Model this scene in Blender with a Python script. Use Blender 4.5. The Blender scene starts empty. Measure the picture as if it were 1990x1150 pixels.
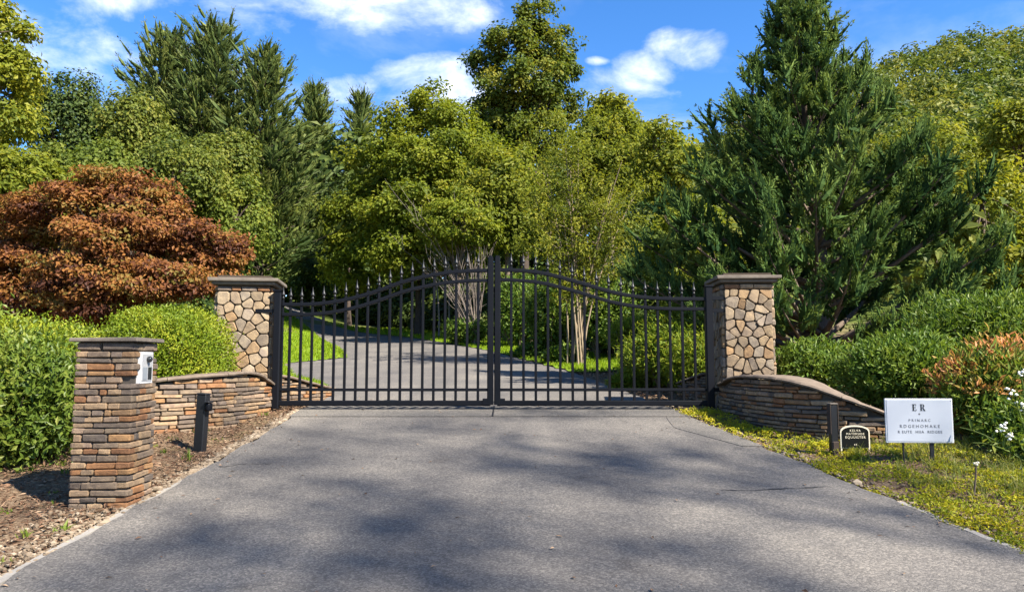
import bpy, bmesh, math, random
import numpy as np
from mathutils import Vector, Matrix

random.seed(11)
rng = np.random.default_rng(11)
SC = bpy.context.scene
COL = SC.collection

# ------------------------------------------------------------------ camera
FPX, CX, CY, HOR = 1437.0, 995.0, 575.0, 700.0
PITCH = math.atan((HOR - CY) / FPX)
CAMZ = 1.5
cam_d = bpy.data.cameras.new('camera')
cam = bpy.data.objects.new('camera', cam_d)
COL.objects.link(cam)
cam.location = (0, 0, CAMZ)
cam.rotation_euler = (math.pi / 2 + PITCH, 0, 0)
cam_d.sensor_width = 36.0
cam_d.lens = 36.0 * FPX / 1990.0
cam_d.clip_start, cam_d.clip_end = 0.05, 2000
SC.camera = cam

def ray(px, py):
    a, b = (px - CX) / FPX, (CY - py) / FPX
    c, s = math.cos(PITCH), math.sin(PITCH)
    return a, c - b * s, s + b * c

def at(px, py, Y):
    """a point in the place: how far ahead it stands, and where it is seen from the entrance"""
    x, y, z = ray(px, py)
    k = Y / y
    return np.array((x * k, Y, CAMZ + z * k))

# ------------------------------------------------------------------ light and sky
SUN_EL, SUN_AZ = math.radians(45), math.radians(127)      # azimuth from +Y towards +X
world = bpy.data.worlds.new('World')
SC.world = world
world.use_nodes = True
SKY_STRENGTH = 0.09
SUN_STRENGTH = 4.2
EXPOSURE = 2.12

sun_d = bpy.data.lights.new('sun', 'SUN')
sun_d.energy = SUN_STRENGTH
sun_d.angle = math.radians(0.53)
sun_d.color = (1.0, 0.93, 0.82)
sun = bpy.data.objects.new('sun', sun_d)
COL.objects.link(sun)
to_sun = Vector((math.cos(SUN_EL) * math.sin(SUN_AZ), math.cos(SUN_EL) * math.cos(SUN_AZ), math.sin(SUN_EL)))
sun.rotation_euler = to_sun.to_track_quat('Z', 'Y').to_euler()
sun.location = to_sun * 60

SC.view_settings.view_transform = 'Standard'
SC.view_settings.look = 'None'
SC.view_settings.exposure = EXPOSURE
SC.view_settings.gamma = 1.0
SC.view_settings.use_curve_mapping = False
SC.render.engine = 'CYCLES'
SC.cycles.max_bounces = 8
SC.cycles.diffuse_bounces = 5
SC.cycles.transmission_bounces = 4
SC.cycles.transparent_max_bounces = 4
SC.cycles.caustics_reflective = False
SC.cycles.caustics_refractive = False

class NT:
    """small node-tree writer"""
    def __init__(s, tree):
        s.t = tree
    def n(s, kind, **kw):
        nd = s.t.nodes.new(kind)
        for k, v in kw.items():
            setattr(nd, k, v)
        return nd
    def l(s, a, b):
        s.t.links.new(a, b)
    def put(s, sock, v):
        if isinstance(v, bpy.types.NodeSocket):
            s.l(v, sock)
        else:
            sock.default_value = v
    def math(s, op, a, b=0.0, c=0.0, clamp=False):
        m = s.n('ShaderNodeMath', operation=op, use_clamp=clamp)
        for i, v in enumerate((a, b, c)):
            s.put(m.inputs[i], v)
        return m.outputs[0]
    def mix(s, f, a, b, mode='MIX'):
        m = s.n('ShaderNodeMix', data_type='RGBA', blend_type=mode)
        s.put(m.inputs[0], f)
        s.put(m.inputs[6], a if isinstance(a, bpy.types.NodeSocket) else (*a[:3], 1))
        s.put(m.inputs[7], b if isinstance(b, bpy.types.NodeSocket) else (*b[:3], 1))
        return m.outputs[2]
    def ramp(s, f, stops, interp='LINEAR'):
        r = s.n('ShaderNodeValToRGB')
        cr = r.color_ramp
        cr.interpolation = interp
        while len(cr.elements) > 1:
            cr.elements.remove(cr.elements[-1])
        for i, (p, c) in enumerate(stops):
            e = cr.elements[0] if i == 0 else cr.elements.new(p)
            e.position = p
            e.color = (*c[:3], 1) if not isinstance(c, (int, float)) else (c, c, c, 1)
        s.put(r.inputs[0], f)
        return r.outputs[0]
    def noise(s, vec, scale, detail=4, rough=0.55, dist=0.0):
        m = s.n('ShaderNodeTexNoise')
        m.inputs['Scale'].default_value = scale
        m.inputs['Detail'].default_value = detail
        m.inputs['Roughness'].default_value = rough
        m.inputs['Distortion'].default_value = dist
        if vec is not None:
            s.l(vec, m.inputs['Vector'])
        return m.outputs[0]
    def voro(s, vec, scale, feature='F1', out=0):
        m = s.n('ShaderNodeTexVoronoi', feature=feature)
        m.inputs['Scale'].default_value = scale
        if vec is not None:
            s.l(vec, m.inputs['Vector'])
        return m.outputs[out]
    def bump(s, h, strength=0.3, dist=0.01):
        b = s.n('ShaderNodeBump')
        b.inputs['Strength'].default_value = strength
        b.inputs['Distance'].default_value = dist
        s.l(h, b.inputs['Height'])
        return b.outputs[0]

def build_world():
    w = NT(world.node_tree)
    w.t.nodes.clear()
    out = w.n('ShaderNodeOutputWorld')
    bg = w.n('ShaderNodeBackground')
    bg.inputs['Strength'].default_value = SKY_STRENGTH
    sky = w.n('ShaderNodeTexSky', sky_type='NISHITA')
    sky.sun_disc = False
    sky.sun_elevation = SUN_EL
    sky.sun_rotation = SUN_AZ
    sky.altitude = 900
    sky.air_density = 1.0
    sky.dust_density = 0.15
    sky.ozone_density = 3.0
    tc = w.n('ShaderNodeTexCoord')
    sep = w.n('ShaderNodeSeparateXYZ')
    w.l(tc.outputs['Generated'], sep.inputs[0])
    dx, dy, dz = sep.outputs
    hs = w.n('ShaderNodeHueSaturation')
    hs.inputs['Saturation'].default_value = 1.28
    hs.inputs['Value'].default_value = 0.74
    hs.inputs['Hue'].default_value = 0.506
    w.l(sky.outputs[0], hs.inputs['Color'])
    # fair-weather clouds: a drifting layer over the whole sky, thicker in a few named banks
    zz = w.math('MAXIMUM', w.math('ADD', dz, 0.12), 0.06)
    comb = w.n('ShaderNodeCombineXYZ')
    w.l(w.math('DIVIDE', dx, zz), comb.inputs[0])
    w.l(w.math('DIVIDE', dy, zz), comb.inputs[1])
    n_layer = w.noise(comb.outputs[0], 1.25, 7, 0.58, 0.4)
    mp = w.n('ShaderNodeMapping')
    mp.inputs['Scale'].default_value = (1.0, 1.0, 1.7)
    w.l(tc.outputs['Generated'], mp.inputs[0])
    n_fine = w.noise(mp.outputs[0], 8.0, 8, 0.60, 0.25)
    yy = w.math('MAXIMUM', dy, 0.02)
    u, v = w.math('DIVIDE', dx, yy), w.math('DIVIDE', dz, yy)
    banks = [(620, -10, 330, 70, 1.0), (760, 35, 200, 48, 1.0), (300, -25, 200, 60, .9), (845, 170, 130, 75, 1.05),
             (690, 172, 60, 28, .8), (1180, 172, 120, 42, .95), (1262, 138, 70, 36, .85), (1335, 96, 72, 40, .9), (110, 110, 110, 60, .55),
             (170, 190, 90, 50, .6), (470, 20, 160, 60, .9), (880, 20, 130, 50, .8), (1160, 120, 22, 9, .7), (60, 20, 110, 80, .5), (950, 200, 200, 70, .7)]
    field = None
    for px, py, a, b, k in banks:
        x, y, z = ray(px, py)
        du = w.math('DIVIDE', w.math('SUBTRACT', u, x / y), a / FPX)
        dv = w.math('DIVIDE', w.math('SUBTRACT', v, z / y), b / FPX)
        d2 = w.math('ADD', w.math('MULTIPLY', du, du), w.math('MULTIPLY', dv, dv))
        f = w.math('MULTIPLY', w.math('SUBTRACT', 1.0, d2), k * 0.5)
        f = w.math('MAXIMUM', f, -0.6)
        field = f if field is None else w.math('MAXIMUM', field, f)
    front = w.math('GREATER_THAN', dy, 0.05)
    field = w.math('SUBTRACT', w.math('MULTIPLY', w.math('ADD', field, 0.6), front), 0.6)
    dens = w.math('ADD', field, w.math('MULTIPLY', w.math('SUBTRACT', n_fine, 0.5), 3.0))
    dens = w.math('MULTIPLY', w.math('ADD', dens, 0.14), 1.0, clamp=True)
    lay = w.math('MULTIPLY', w.math('SUBTRACT', n_layer, 0.47), 3.4, clamp=True)
    lay = w.math('MULTIPLY', lay, 0.6)
    dens = w.math('MAXIMUM', dens, lay)
    up = w.math('MULTIPLY', w.math('ADD', dz, 0.02), 12.0, clamp=True)
    dens = w.math('MULTIPLY', dens, up)
    dens = w.math('MULTIPLY', w.math('POWER', dens, 1.3), 0.93)
    ccol = w.ramp(n_fine, [(0.35, (.60, .68, .84)), (0.62, (.93, .95, 1.0))])
    sc = w.mix(1.0, ccol, (4.9, 4.9, 4.9), 'MULTIPLY')
    col = w.mix(dens, hs.outputs[0], sc)
    w.l(col, bg.inputs['Color'])
    w.l(bg.outputs[0], out.inputs['Surface'])
    world.cycles.sampling_method = 'MANUAL'
    world.cycles.sample_map_resolution = 256
build_world()

# ------------------------------------------------------------------ helpers: objects
def link(name, data, parent=None, loc=None):
    o = bpy.data.objects.new(name, data)
    COL.objects.link(o)
    if parent is not None:
        o.parent = parent
    if loc is not None:
        o.location = loc
    return o

def tag(o, label=None, cat=None, group=None, kind=None):
    if label: o['label'] = label
    if cat: o['category'] = cat
    if group: o['group'] = group
    if kind: o['kind'] = kind
    return o

def thing(name, loc, label, cat, group=None, rz=0.0):
    o = link(name, None, None, loc)
    o.rotation_euler = (0, 0, rz)
    o.empty_display_size = 0.2
    return tag(o, label, cat, group, 'thing')

def mesh_np(name, chunks, mat=None, origin=(0, 0, 0), attr=None, smooth=False):
    """chunks: list of (verts Nx3, faces MxK int). attr: per-face values in chunk order"""
    me = bpy.data.meshes.new(name)
    V, off, loops, starts, totals = [], 0, [], [], []
    lpos = 0
    for v, f in chunks:
        v = np.asarray(v, dtype=np.float32).reshape(-1, 3)
        f = np.asarray(f, dtype=np.int32)
        V.append(v)
        m, k = f.shape
        loops.append((f + off).ravel())
        starts.append(lpos + np.arange(m, dtype=np.int32) * k)
        totals.append(np.full(m, k, dtype=np.int32))
        lpos += m * k
        off += len(v)
    V = np.concatenate(V) - np.asarray(origin, dtype=np.float32)
    loops, starts, totals = map(np.concatenate, (loops, starts, totals))
    me.vertices.add(len(V)); me.loops.add(len(loops)); me.polygons.add(len(starts))
    me.vertices.foreach_set('co', V.astype(np.float32).ravel())
    me.loops.foreach_set('vertex_index', loops)
    me.polygons.foreach_set('loop_start', starts)
    me.polygons.foreach_set('loop_total', totals)
    me.polygons.foreach_set('use_smooth', np.full(len(starts), bool(smooth)))
    me.update(calc_edges=True)
    if attr is not None:
        a = me.attributes.new('v', 'FLOAT', 'FACE')
        a.data.foreach_set('value', np.asarray(attr, dtype=np.float32))
    if mat is not None:
        me.materials.append(mat)
    return me

def box(x0, x1, y0, y1, z0, z1):
    v = np.array([(x, y, z) for z in (z0, z1) for y in (y0, y1) for x in (x0, x1)], dtype=float)
    f = np.array([(0, 2, 3, 1), (4, 5, 7, 6), (0, 1, 5, 4), (2, 6, 7, 3), (0, 4, 6, 2), (1, 3, 7, 5)])
    return v, f

def bev_box(sx, sy, sz, b=0.1, seed=None, jit=0.0, seg=1):
    bm = bmesh.new()
    bmesh.ops.create_cube(bm, size=1.0)
    for v in bm.verts:
        v.co = Vector((v.co.x * sx, v.co.y * sy, v.co.z * sz))
    if jit:
        r = random.Random(seed)
        for v in bm.verts:
            v.co += Vector((r.uniform(-1, 1) * jit * 1.6, r.uniform(-1, 1) * jit * .6, r.uniform(-1, 1) * jit))
    bmesh.ops.bevel(bm, geom=bm.edges[:], offset=b, segments=seg, affect='EDGES', profile=0.6)
    return bm

def bm_mesh(name, bm, mat=None, smooth=False):
    me = bpy.data.meshes.new(name)
    bm.to_mesh(me)
    bm.free()
    if mat: me.materials.append(mat)
    if smooth:
        for p in me.polygons: p.use_smooth = True
    return me

def tube(pts, rad, n=6):
    pts = np.asarray(pts, float); k = len(pts)
    rad = np.broadcast_to(np.asarray(rad, float), (k,))
    t = np.gradient(pts, axis=0)
    t /= np.linalg.norm(t, axis=1, keepdims=True) + 1e-9
    ref = np.array((0.31, 0.87, 0.12)) if abs(t[0] @ np.array((0, 0, 1.))) > 0.7 else np.array((0, 0, 1.))
    a = np.cross(t, ref); a /= np.linalg.norm(a, axis=1, keepdims=True) + 1e-9
    b = np.cross(t, a)
    th = np.arange(n) * 2 * np.pi / n
    v = pts[:, None] + rad[:, None, None] * (np.cos(th)[None, :, None] * a[:, None] + np.sin(th)[None, :, None] * b[:, None])
    i = np.arange(k - 1)[:, None] * n; j = np.arange(n)[None]
    f = np.stack([i + j, i + (j + 1) % n, i + n + (j + 1) % n, i + n + j], -1).reshape(-1, 4)
    return v.reshape(-1, 3), f

def unit(a):
    return a / (np.linalg.norm(a, axis=-1, keepdims=True) + 1e-9)

def bez(a, b, c, k=6):
    t = np.linspace(0, 1, k)[:, None]
    a, b, c = map(lambda q: np.asarray(q, float), (a, b, c))
    return (1 - t) ** 2 * a + 2 * t * (1 - t) * b + t * t * c

class Leaves:
    def __init__(s):
        s.P, s.D, s.N, s.L, s.W, s.V = [], [], [], [], [], []
    def add(s, P, D, N, L, W, V):
        n = len(P)
        s.P.append(P); s.D.append(unit(D)); s.N.append(N)
        s.L.append(np.broadcast_to(L, (n,))); s.W.append(np.broadcast_to(W, (n,)))
        s.V.append(np.broadcast_to(V, (n,)))
    def chunk(s):
        P, D, N = map(np.concatenate, (s.P, s.D, s.N))
        L, W, V = map(np.concatenate, (s.L, s.W, s.V))
        S = unit(np.cross(D, N)); U = unit(np.cross(S, D))
        L = L[:, None]; W = W[:, None]
        mid = P + D * L * 0.48
        v = np.stack([P, mid + S * W * .5 + U * W * .16, P + D * L - U * L * .10, mid - S * W * .5 + U * W * .16], 1)
        f = np.arange(len(P) * 4).reshape(-1, 4)
        return (v.reshape(-1, 3), f), V
    def mesh(s, name, mat, origin):
        c, V = s.chunk()
        return mesh_np(name, [c], mat, origin, attr=V)

# ------------------------------------------------------------------ materials
def new_mat(name):
    m = bpy.data.materials.new(name)
    m.use_nodes = True
    t = NT(m.node_tree)
    t.t.nodes.clear()
    t.out = t.n('ShaderNodeOutputMaterial')
    return m, t

def principled(t, col, rough=0.8, spec=0.3, metal=0.0, normal=None):
    p = t.n('ShaderNodeBsdfPrincipled')
    t.put(p.inputs['Base Color'], col if isinstance(col, bpy.types.NodeSocket) else (*col[:3], 1))
    t.put(p.inputs['Roughness'], rough)
    p.inputs['Specular IOR Level'].default_value = spec
    p.inputs['Metallic'].default_value = metal
    if normal is not None:
        t.l(normal, p.inputs['Normal'])
    return p

def simple(name, col, rough=0.8, spec=0.3, metal=0.0, var=0.0, scale=8.0):
    m, t = new_mat(name)
    c = col
    nrm = None
    if var:
        g = t.n('ShaderNodeNewGeometry')
        n = t.noise(g.outputs['Position'], scale, 5)
        c = t.mix(n, tuple(x * (1 - var) for x in col), tuple(min(1, x * (1 + var)) for x in col))
        nrm = t.bump(n, 0.25, 0.01)
    p = principled(t, c, rough, spec, metal, nrm)
    t.l(p.outputs[0], t.out.inputs[0])
    return m

def leaf_mat(name, stops, transl=0.35, rough=0.55, spec=0.16, tcol=None):
    m, t = new_mat(name)
    a = t.n('ShaderNodeAttribute', attribute_name='v')
    k = len(stops)
    col = t.ramp(a.outputs['Fac'], [(i / (k - 1), c) for i, c in enumerate(stops)])
    p = principled(t, col, rough, spec)
    tr = t.n('ShaderNodeBsdfTranslucent')
    tc = t.mix(1.0, col, tcol or (1.25, 1.2, .7), 'MULTIPLY')
    t.l(tc, tr.inputs['Color'])
    mx = t.n('ShaderNodeMixShader')
    mx.inputs[0].default_value = transl
    t.l(p.outputs[0], mx.inputs[1]); t.l(tr.outputs[0], mx.inputs[2])
    t.l(mx.outputs[0], t.out.inputs[0])
    return m

def stone_mat(name, stops, scale=14, grain=0.35, k3=(.78, .70, .60)):
    m, t = new_mat(name)
    oi = t.n('ShaderNodeObjectInfo')
    g = t.n('ShaderNodeNewGeometry')
    k = len(stops)
    base = t.ramp(oi.outputs['Random'], [(i / k, (c[0] * k3[0], c[1] * k3[1], c[2] * k3[2])) for i, c in enumerate(stops)], 'CONSTANT')
    add = t.n('ShaderNodeVectorMath', operation='ADD')
    comb = t.n('ShaderNodeCombineXYZ')
    t.l(t.math('MULTIPLY', oi.outputs['Random'], 37.0), comb.inputs[0])
    t.l(g.outputs['Position'], add.inputs[0]); t.l(comb.outputs[0], add.inputs[1])
    n1 = t.noise(add.outputs[0], scale, 6, 0.6)
    n2 = t.noise(add.outputs[0], scale * 7, 3, 0.6)
    c = t.mix(t.math('MULTIPLY', t.math('SUBTRACT', n1, 0.4), 2.2, clamp=True), t.mix(1.0, base, (.62, .60, .62), 'MULTIPLY'),
              t.mix(1.0, base, (1.25, 1.2, 1.1), 'MULTIPLY'))
    c = t.mix(t.math('MULTIPLY', n2, grain), c, t.mix(1.0, c, (.5, .48, .46), 'MULTIPLY'))
    h = t.math('ADD', n1, t.math('MULTIPLY', n2, 0.35))
    p = principled(t, c, 0.88, 0.2, 0, t.bump(h, 0.7, 0.012))
    t.l(p.outputs[0], t.out.inputs[0])
    return m

LEDGE = [(.34, .24, .15), (.27, .23, .19), (.44, .29, .16), (.21, .185, .165), (.40, .32, .23), (.33, .19, .11),
         (.25, .22, .20), (.47, .37, .26), (.38, .22, .12), (.29, .25, .20), (.42, .34, .27), (.18, .165, .155)]
FIELD = [(.43, .35, .26), (.36, .30, .23), (.50, .40, .28), (.39, .35, .30), (.46, .34, .22), (.33, .29, .25),
         (.51, .43, .33), (.44, .31, .19), (.40, .33, .26), (.47, .41, .35)]
M = {}
M['ledge'] = stone_mat('ledge stone', LEDGE, 18)
M['field'] = stone_mat('field stone', FIELD, 12, .45, (.70, .655, .565))
M['mortar'] = simple('dark mortar', (.075, .062, .05), .95, .1, 0, .3, 30)
M['mortar_tan'] = simple('brown mortar', (.058, .045, .034), .95, .1, 0, .3, 30)
M['cap'] = simple('cap stone', (.135, .105, .080), .9, .12, 0, .5, 14)
M['cap_dark'] = simple('grey cap stone', (.125, .105, .085), .9, .15, 0, .5, 14)
M['iron'] = simple('black powder coat', (.004, .0045, .0065), .45, .14, 0.0)
M['finial'] = simple('dull cast iron', (.014, .0145, .016), .45, .3, 0.0)
M['white'] = simple('white sign board', (.40, .42, .46), .5, .2)
M['white_edge'] = simple('white sign border', (.58, .58, .58), .5, .3)
M['ink'] = simple('black ink', (.012, .012, .014), .6, .3)
M['grey_ink'] = simple('grey ink', (.12, .12, .13), .6, .3)
M['plaque'] = simple('black plaque', (.004, .005, .0045), .5, .15)
M['cream'] = simple('cream paint', (.62, .56, .42), .6, .3)
M['bronze'] = simple('dark bollard paint', (.009, .010, .012), .45, .35)
M['bark'] = simple('grey brown bark', (.11, .085, .065), .95, .1, 0, .45, 7)
M['bark_pale'] = simple('pale tan bark', (.20, .155, .105), .85, .12, 0, .4, 9)
M['bark_grey'] = simple('bare grey twig', (.145, .120, .102), .9, .1, 0, .3, 9)
M['bark_dark'] = simple('dark bark', (.055, .042, .034), .95, .1, 0, .4, 9)
M['steel'] = simple('brushed panel', (.40, .40, .40), .4, .4, .2)
M['dark_glass'] = simple('dark screen', (.02, .022, .025), .15, .5)
M['grey_glass'] = simple('grey screen', (.22, .24, .26), .25, .5)
M['petal'] = simple('white petals', (.80, .76, .66), .7, .2)

M['lf_maple'] = leaf_mat('copper maple leaf', [(.058, .022, .013), (.155, .058, .021), (.255, .112, .029), (.145, .112, .026)], .38)
M['lf_green'] = leaf_mat('broad green leaf', [(.070, .098, .010), (.145, .178, .015), (.240, .240, .025)], .48)
M['lf_tall'] = leaf_mat('oak green leaf', [(.045, .075, .012), (.100, .132, .017), (.215, .205, .026)], .40)
M['lf_yel'] = leaf_mat('yellow green leaf', [(.092, .12, .014), (.170, .190, .018), (.26, .245, .024)], .42)
M['lf_yel2'] = leaf_mat('olive green leaf', [(.085, .112, .012), (.155, .180, .018), (.240, .232, .028)], .48)
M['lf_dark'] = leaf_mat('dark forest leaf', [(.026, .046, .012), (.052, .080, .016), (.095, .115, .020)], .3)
M['lf_vine'] = leaf_mat('vine leaf', [(.055, .085, .014), (.115, .150, .020), (.195, .200, .030)], .44)
M['lf_mount'] = leaf_mat('mountain wood leaf', [(.040, .068, .013), (.090, .120, .020), (.175, .178, .032)], .36)
M['lf_vine2'] = leaf_mat('dusty vine leaf', [(.050, .075, .014), (.112, .138, .020), (.200, .195, .034)], .42)
M['lf_pine'] = leaf_mat('pine needle', [(.038, .062, .018), (.078, .108, .026), (.150, .165, .038)], .25, .6, .12)
M['lf_cedar'] = leaf_mat('cedar spray', [(.022, .050, .015), (.062, .108, .027), (.170, .220, .050)], .26, .75, .05)
M['lf_hedge'] = leaf_mat('hedge leaf', [(.080, .130, .010), (.165, .220, .014), (.290, .290, .024)], .40, .5, .2)
M['lf_laurel'] = leaf_mat('laurel leaf', [(.050, .090, .013), (.110, .160, .020), (.215, .235, .042)], .38, .45, .25)
M['lf_shrub'] = leaf_mat('shrub leaf', [(.045, .090, .012), (.095, .155, .020), (.175, .220, .032)], .34, .5, .2)
M['lf_orange'] = leaf_mat('orange tipped leaf', [(.065, .12, .018), (.14, .19, .026), (.42, .20, .07), (.55, .25, .12)], .3)
M['lf_fern'] = leaf_mat('bright spreading juniper', [(.080, .135, .012), (.160, .215, .020), (.280, .285, .032)], .44)
M['lf_grass'] = leaf_mat('lawn blade', [(.10, .17, .006), (.165, .245, .008), (.24, .30, .012)], .42)
M['lf_sedum'] = leaf_mat('yellow sedum', [(.12, .16, .015), (.28, .29, .018), (.45, .38, .025)], .35)
M['lf_wild'] = leaf_mat('wild grass', [(.09, .13, .025), (.16, .19, .040), (.30, .27, .10)], .4)
M['chip'] = leaf_mat('bark mulch chip', [(.075, .040, .025), (.16, .095, .058), (.30, .21, .135)], .0, .9, .1)
M['gravel'] = leaf_mat('pale gravel', [(.085, .062, .042), (.18, .135, .09), (.31, .25, .18)], .0, .9, .1)

def mat_asphalt(name, tone=1.0, warm=1.0):
    m, t = new_mat(name)
    g = t.n('ShaderNodeNewGeometry')
    P = g.outputs['Position']
    big = t.noise(P, 0.7, 5, 0.6)
    mid = t.noise(P, 6.0, 5, 0.65)
    vo = t.n('ShaderNodeTexVoronoi'); vo.inputs['Scale'].default_value = 105
    t.l(P, vo.inputs['Vector'])
    cellv = t.n('ShaderNodeSeparateColor'); t.l(vo.outputs['Color'], cellv.inputs[0])
    fine = t.noise(P, 160, 3, 0.7)
    c0, c1, c2 = .070 * tone, .118 * tone, .205 * tone
    col = t.ramp(t.math('ADD', t.math('MULTIPLY', cellv.outputs[0], .65), t.math('MULTIPLY', fine, .35)),
                 [(0.12, (c0 * warm, c0, c0 * .92)), (0.55, (c1 * warm, c1, c1 * .91)), (0.92, (c2 * warm, c2 * .98, c2 * .86))])
    stain = t.ramp(big, [(.35, (.78, .78, .80)), (.65, (1.15, 1.12, 1.08))])
    col = t.mix(1.0, col, stain, 'MULTIPLY')
    col = t.mix(t.math('MULTIPLY', t.math('SUBTRACT', mid, .52), 1.6, clamp=True), col, t.mix(1.0, col, (.72, .72, .74), 'MULTIPLY'))
    mpn = t.n('ShaderNodeMapping'); mpn.inputs['Scale'].default_value = (1.6, .10, 1.0)
    t.l(P, mpn.inputs[0])
    track = t.noise(mpn.outputs[0], 1.0, 3, .5)
    col = t.mix(1.0, col, t.ramp(track, [(.38, (.86, .86, .87)), (.62, (1.10, 1.09, 1.07))]), 'MULTIPLY')
    oil = t.noise(P, 2.6, 2, .5)
    col = t.mix(t.math('MULTIPLY', t.math('SUBTRACT', oil, .66), 6.0, clamp=True), col, t.mix(1.0, col, (.62, .61, .62), 'MULTIPLY'))
    h = t.math('ADD', t.math('MULTIPLY', vo.outputs['Distance'], -.6), t.math('MULTIPLY', fine, .4))
    p = principled(t, col, .86, .25, 0, t.bump(h, .55, .006))
    t.l(p.outputs[0], t.out.inputs[0])
    return m
M['asphalt'] = mat_asphalt('asphalt', .88, 1.07)
M['asphalt_new'] = mat_asphalt('smoother asphalt', .83, 1.06)
M['concrete'] = simple('pale concrete', (.24, .22, .19), .9, .2, 0, .25, 25)

def mat_ground():
    m, t = new_mat('soil and leaf litter')
    g = t.n('ShaderNodeNewGeometry')
    P = g.outputs['Position']
    a = t.noise(P, 1.3, 6, .6)
    b = t.noise(P, 38, 5, .7)
    col = t.ramp(b, [(.3, (.06, .036, .022)), (.5, (.15, .10, .062)), (.72, (.29, .215, .14))])
    col = t.mix(t.math('MULTIPLY', t.math('SUBTRACT', a, .5), 2.5, clamp=True), col, t.mix(1.0, col, (.75, .9, .55), 'MULTIPLY'))
    # herbs and moss cover the slopes above the drive
    sp = t.n('ShaderNodeSeparateXYZ'); t.l(P, sp.inputs[0])
    green = t.ramp(b, [(.3, (.030, .050, .010)), (.5, (.070, .100, .016)), (.72, (.13, .145, .03))])
    col = t.mix(t.math('MULTIPLY', t.math('SUBTRACT', t.math('ADD', sp.outputs[2], t.math('MULTIPLY', a, 2.0)), 3.2), .6, clamp=True), col, green)
    p = principled(t, col, .95, .1, 0, t.bump(b, .9, .03))
    t.l(p.outputs[0], t.out.inputs[0])
    return m
M['ground'] = mat_ground()

def mat_lawn():
    m, t = new_mat('lawn turf')
    g = t.n('ShaderNodeNewGeometry')
    P = g.outputs['Position']
    a = t.noise(P, 1.1, 5, .6); b = t.noise(P, 45, 4, .7)
    col = t.ramp(t.math('ADD', t.math('MULTIPLY', a, .45), t.math('MULTIPLY', b, .55)),
                 [(.32, (.07, .125, .008)), (.52, (.125, .20, .010)), (.72, (.20, .25, .018))])
    p = principled(t, col, .9, .15, 0, t.bump(b, .8, .03))
    t.l(p.outputs[0], t.out.inputs[0])
    return m
M['lawn'] = mat_lawn()

# ------------------------------------------------------------------ terrain
def sstep(a):
    a = np.clip(a, 0, 1)
    return a * a * (3 - 2 * a)

_py = np.array([-400, -12, 0, 8.7, 12, 20, 26, 45, 70, 110, 400.])
_pz = np.array([-9, -1.27, 0, .922, 1.07, 1.43, 1.95, 3.6, 7, 11, 20.])
_sy = np.linspace(-60, 150, 2101)
_sz = np.interp(_sy, _py, _pz)
_k = np.exp(-0.5 * (np.linspace(-3, 3, 25)) ** 2); _k /= _k.sum()
_sz = np.convolve(np.pad(_sz, 12, mode='edge'), _k, mode='valid')

def T(x, y):
    x = np.asarray(x, float); y = np.asarray(y, float)
    z = np.interp(y, _sy, _sz)
    z = np.where(y > 150, _sz[-1] + (y - 150) * .03, z)
    # the wooded mountain rising to the right
    ridge = 0.30 * np.clip(y - 34, 0, 105) * sstep((x - 4) / 46) * (1 + .50 * sstep((x - 34) / 60))
    z = z + ridge
    # gentle bank on the right of the drive
    z = z + 0.05 * np.clip(x - 2.6, 0, 8) * sstep((12 - y) / 4 + .5)
    z = z + 0.10 * np.clip(x - 1.9, 0, 6) * sstep((y - 9.4) / 1.5) * sstep((26 - y) / 8)
    # wooded rise on the left, beyond the lawn
    z = z + 3.2 * sstep((-x - 7) / 14) * sstep((y - 13) / 16) * sstep((60 - y) / 20)
    return z

def Tz(x, y):
    return float(T(x, y))

# drive edges (X of the left and right edge at each Y)
L_E = np.array([(-9, -4.6), (-3, -3.4), (1, -2.75), (3.7, -2.53), (5.2, -2.47), (7.6, -2.41), (8.7, -2.45), (10.5, -2.5), (12.5, -3.2), (14.5, -4.3), (16.5, -4.9), (18.5, -5.7),
                (19.8, -5.9), (20.6, -5.4), (21.6, -4.8), (24.5, -5.6), (28, -6.9), (34.7, -9.5), (43, -13.6), (46, -17), (52, -27)])
R_E = np.array([(-9, 5.0), (-3, 3.9), (1, 3.1), (4.0, 2.80), (5.2, 2.57), (6.7, 2.27), (8.0, 1.98), (8.7, 1.86), (11.6, 1.66), (16, 1.25), (20, .63), (24.3, -.76), (28, -2.4), (31.7, -4.3), (42, -11.5), (46, -15.5), (52, -24)])
def left_edge(y): return np.interp(y, L_E[:, 0], L_E[:, 1])
def right_edge(y): return np.interp(y, R_E[:, 0], R_E[:, 1])
def on_drive(x, y, pad=0.0):
    return (x > left_edge(y) + pad) & (x < right_edge(y) - pad) & (y < 50)

def in_lawn(x, y):
    left = (x < left_edge(y) - .02) & (x > np.where(y < 25, -9.5, left_edge(y) - 3.0)) & (y > 11.2) & (y < 42)
    far = (x > right_edge(y) + .02) & (x < right_edge(y) + 2.2 + .09 * (y - 16)) & (y > 15.5) & (y < 40)
    return left | far

def relief(x, y):
    return .018 * np.sin(3.1 * x + 1.7 * y) + .014 * np.sin(5.3 * y - 2.2 * x + 1) + .008 * np.sin(11 * x + 7 * y)

def graded(a0, a1, step, lo, hi, n=26):
    mid = np.arange(a0, a1 + 1e-6, step)
    g = np.geomspace(step, 1.0, n)
    lo_s = a0 - (a0 - lo) * (np.geomspace(.004, 1, n))[::-1]
    hi_s = a1 + (hi - a1) * np.geomspace(.004, 1, n)
    return np.concatenate([lo_s, mid, hi_s])

def grid_faces(nx, ny):
    i = np.arange(ny - 1)[:, None] * nx; j = np.arange(nx - 1)[None]
    return np.stack([i + j, i + j + 1, i + nx + j + 1, i + nx + j], -1).reshape(-1, 4)

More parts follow.
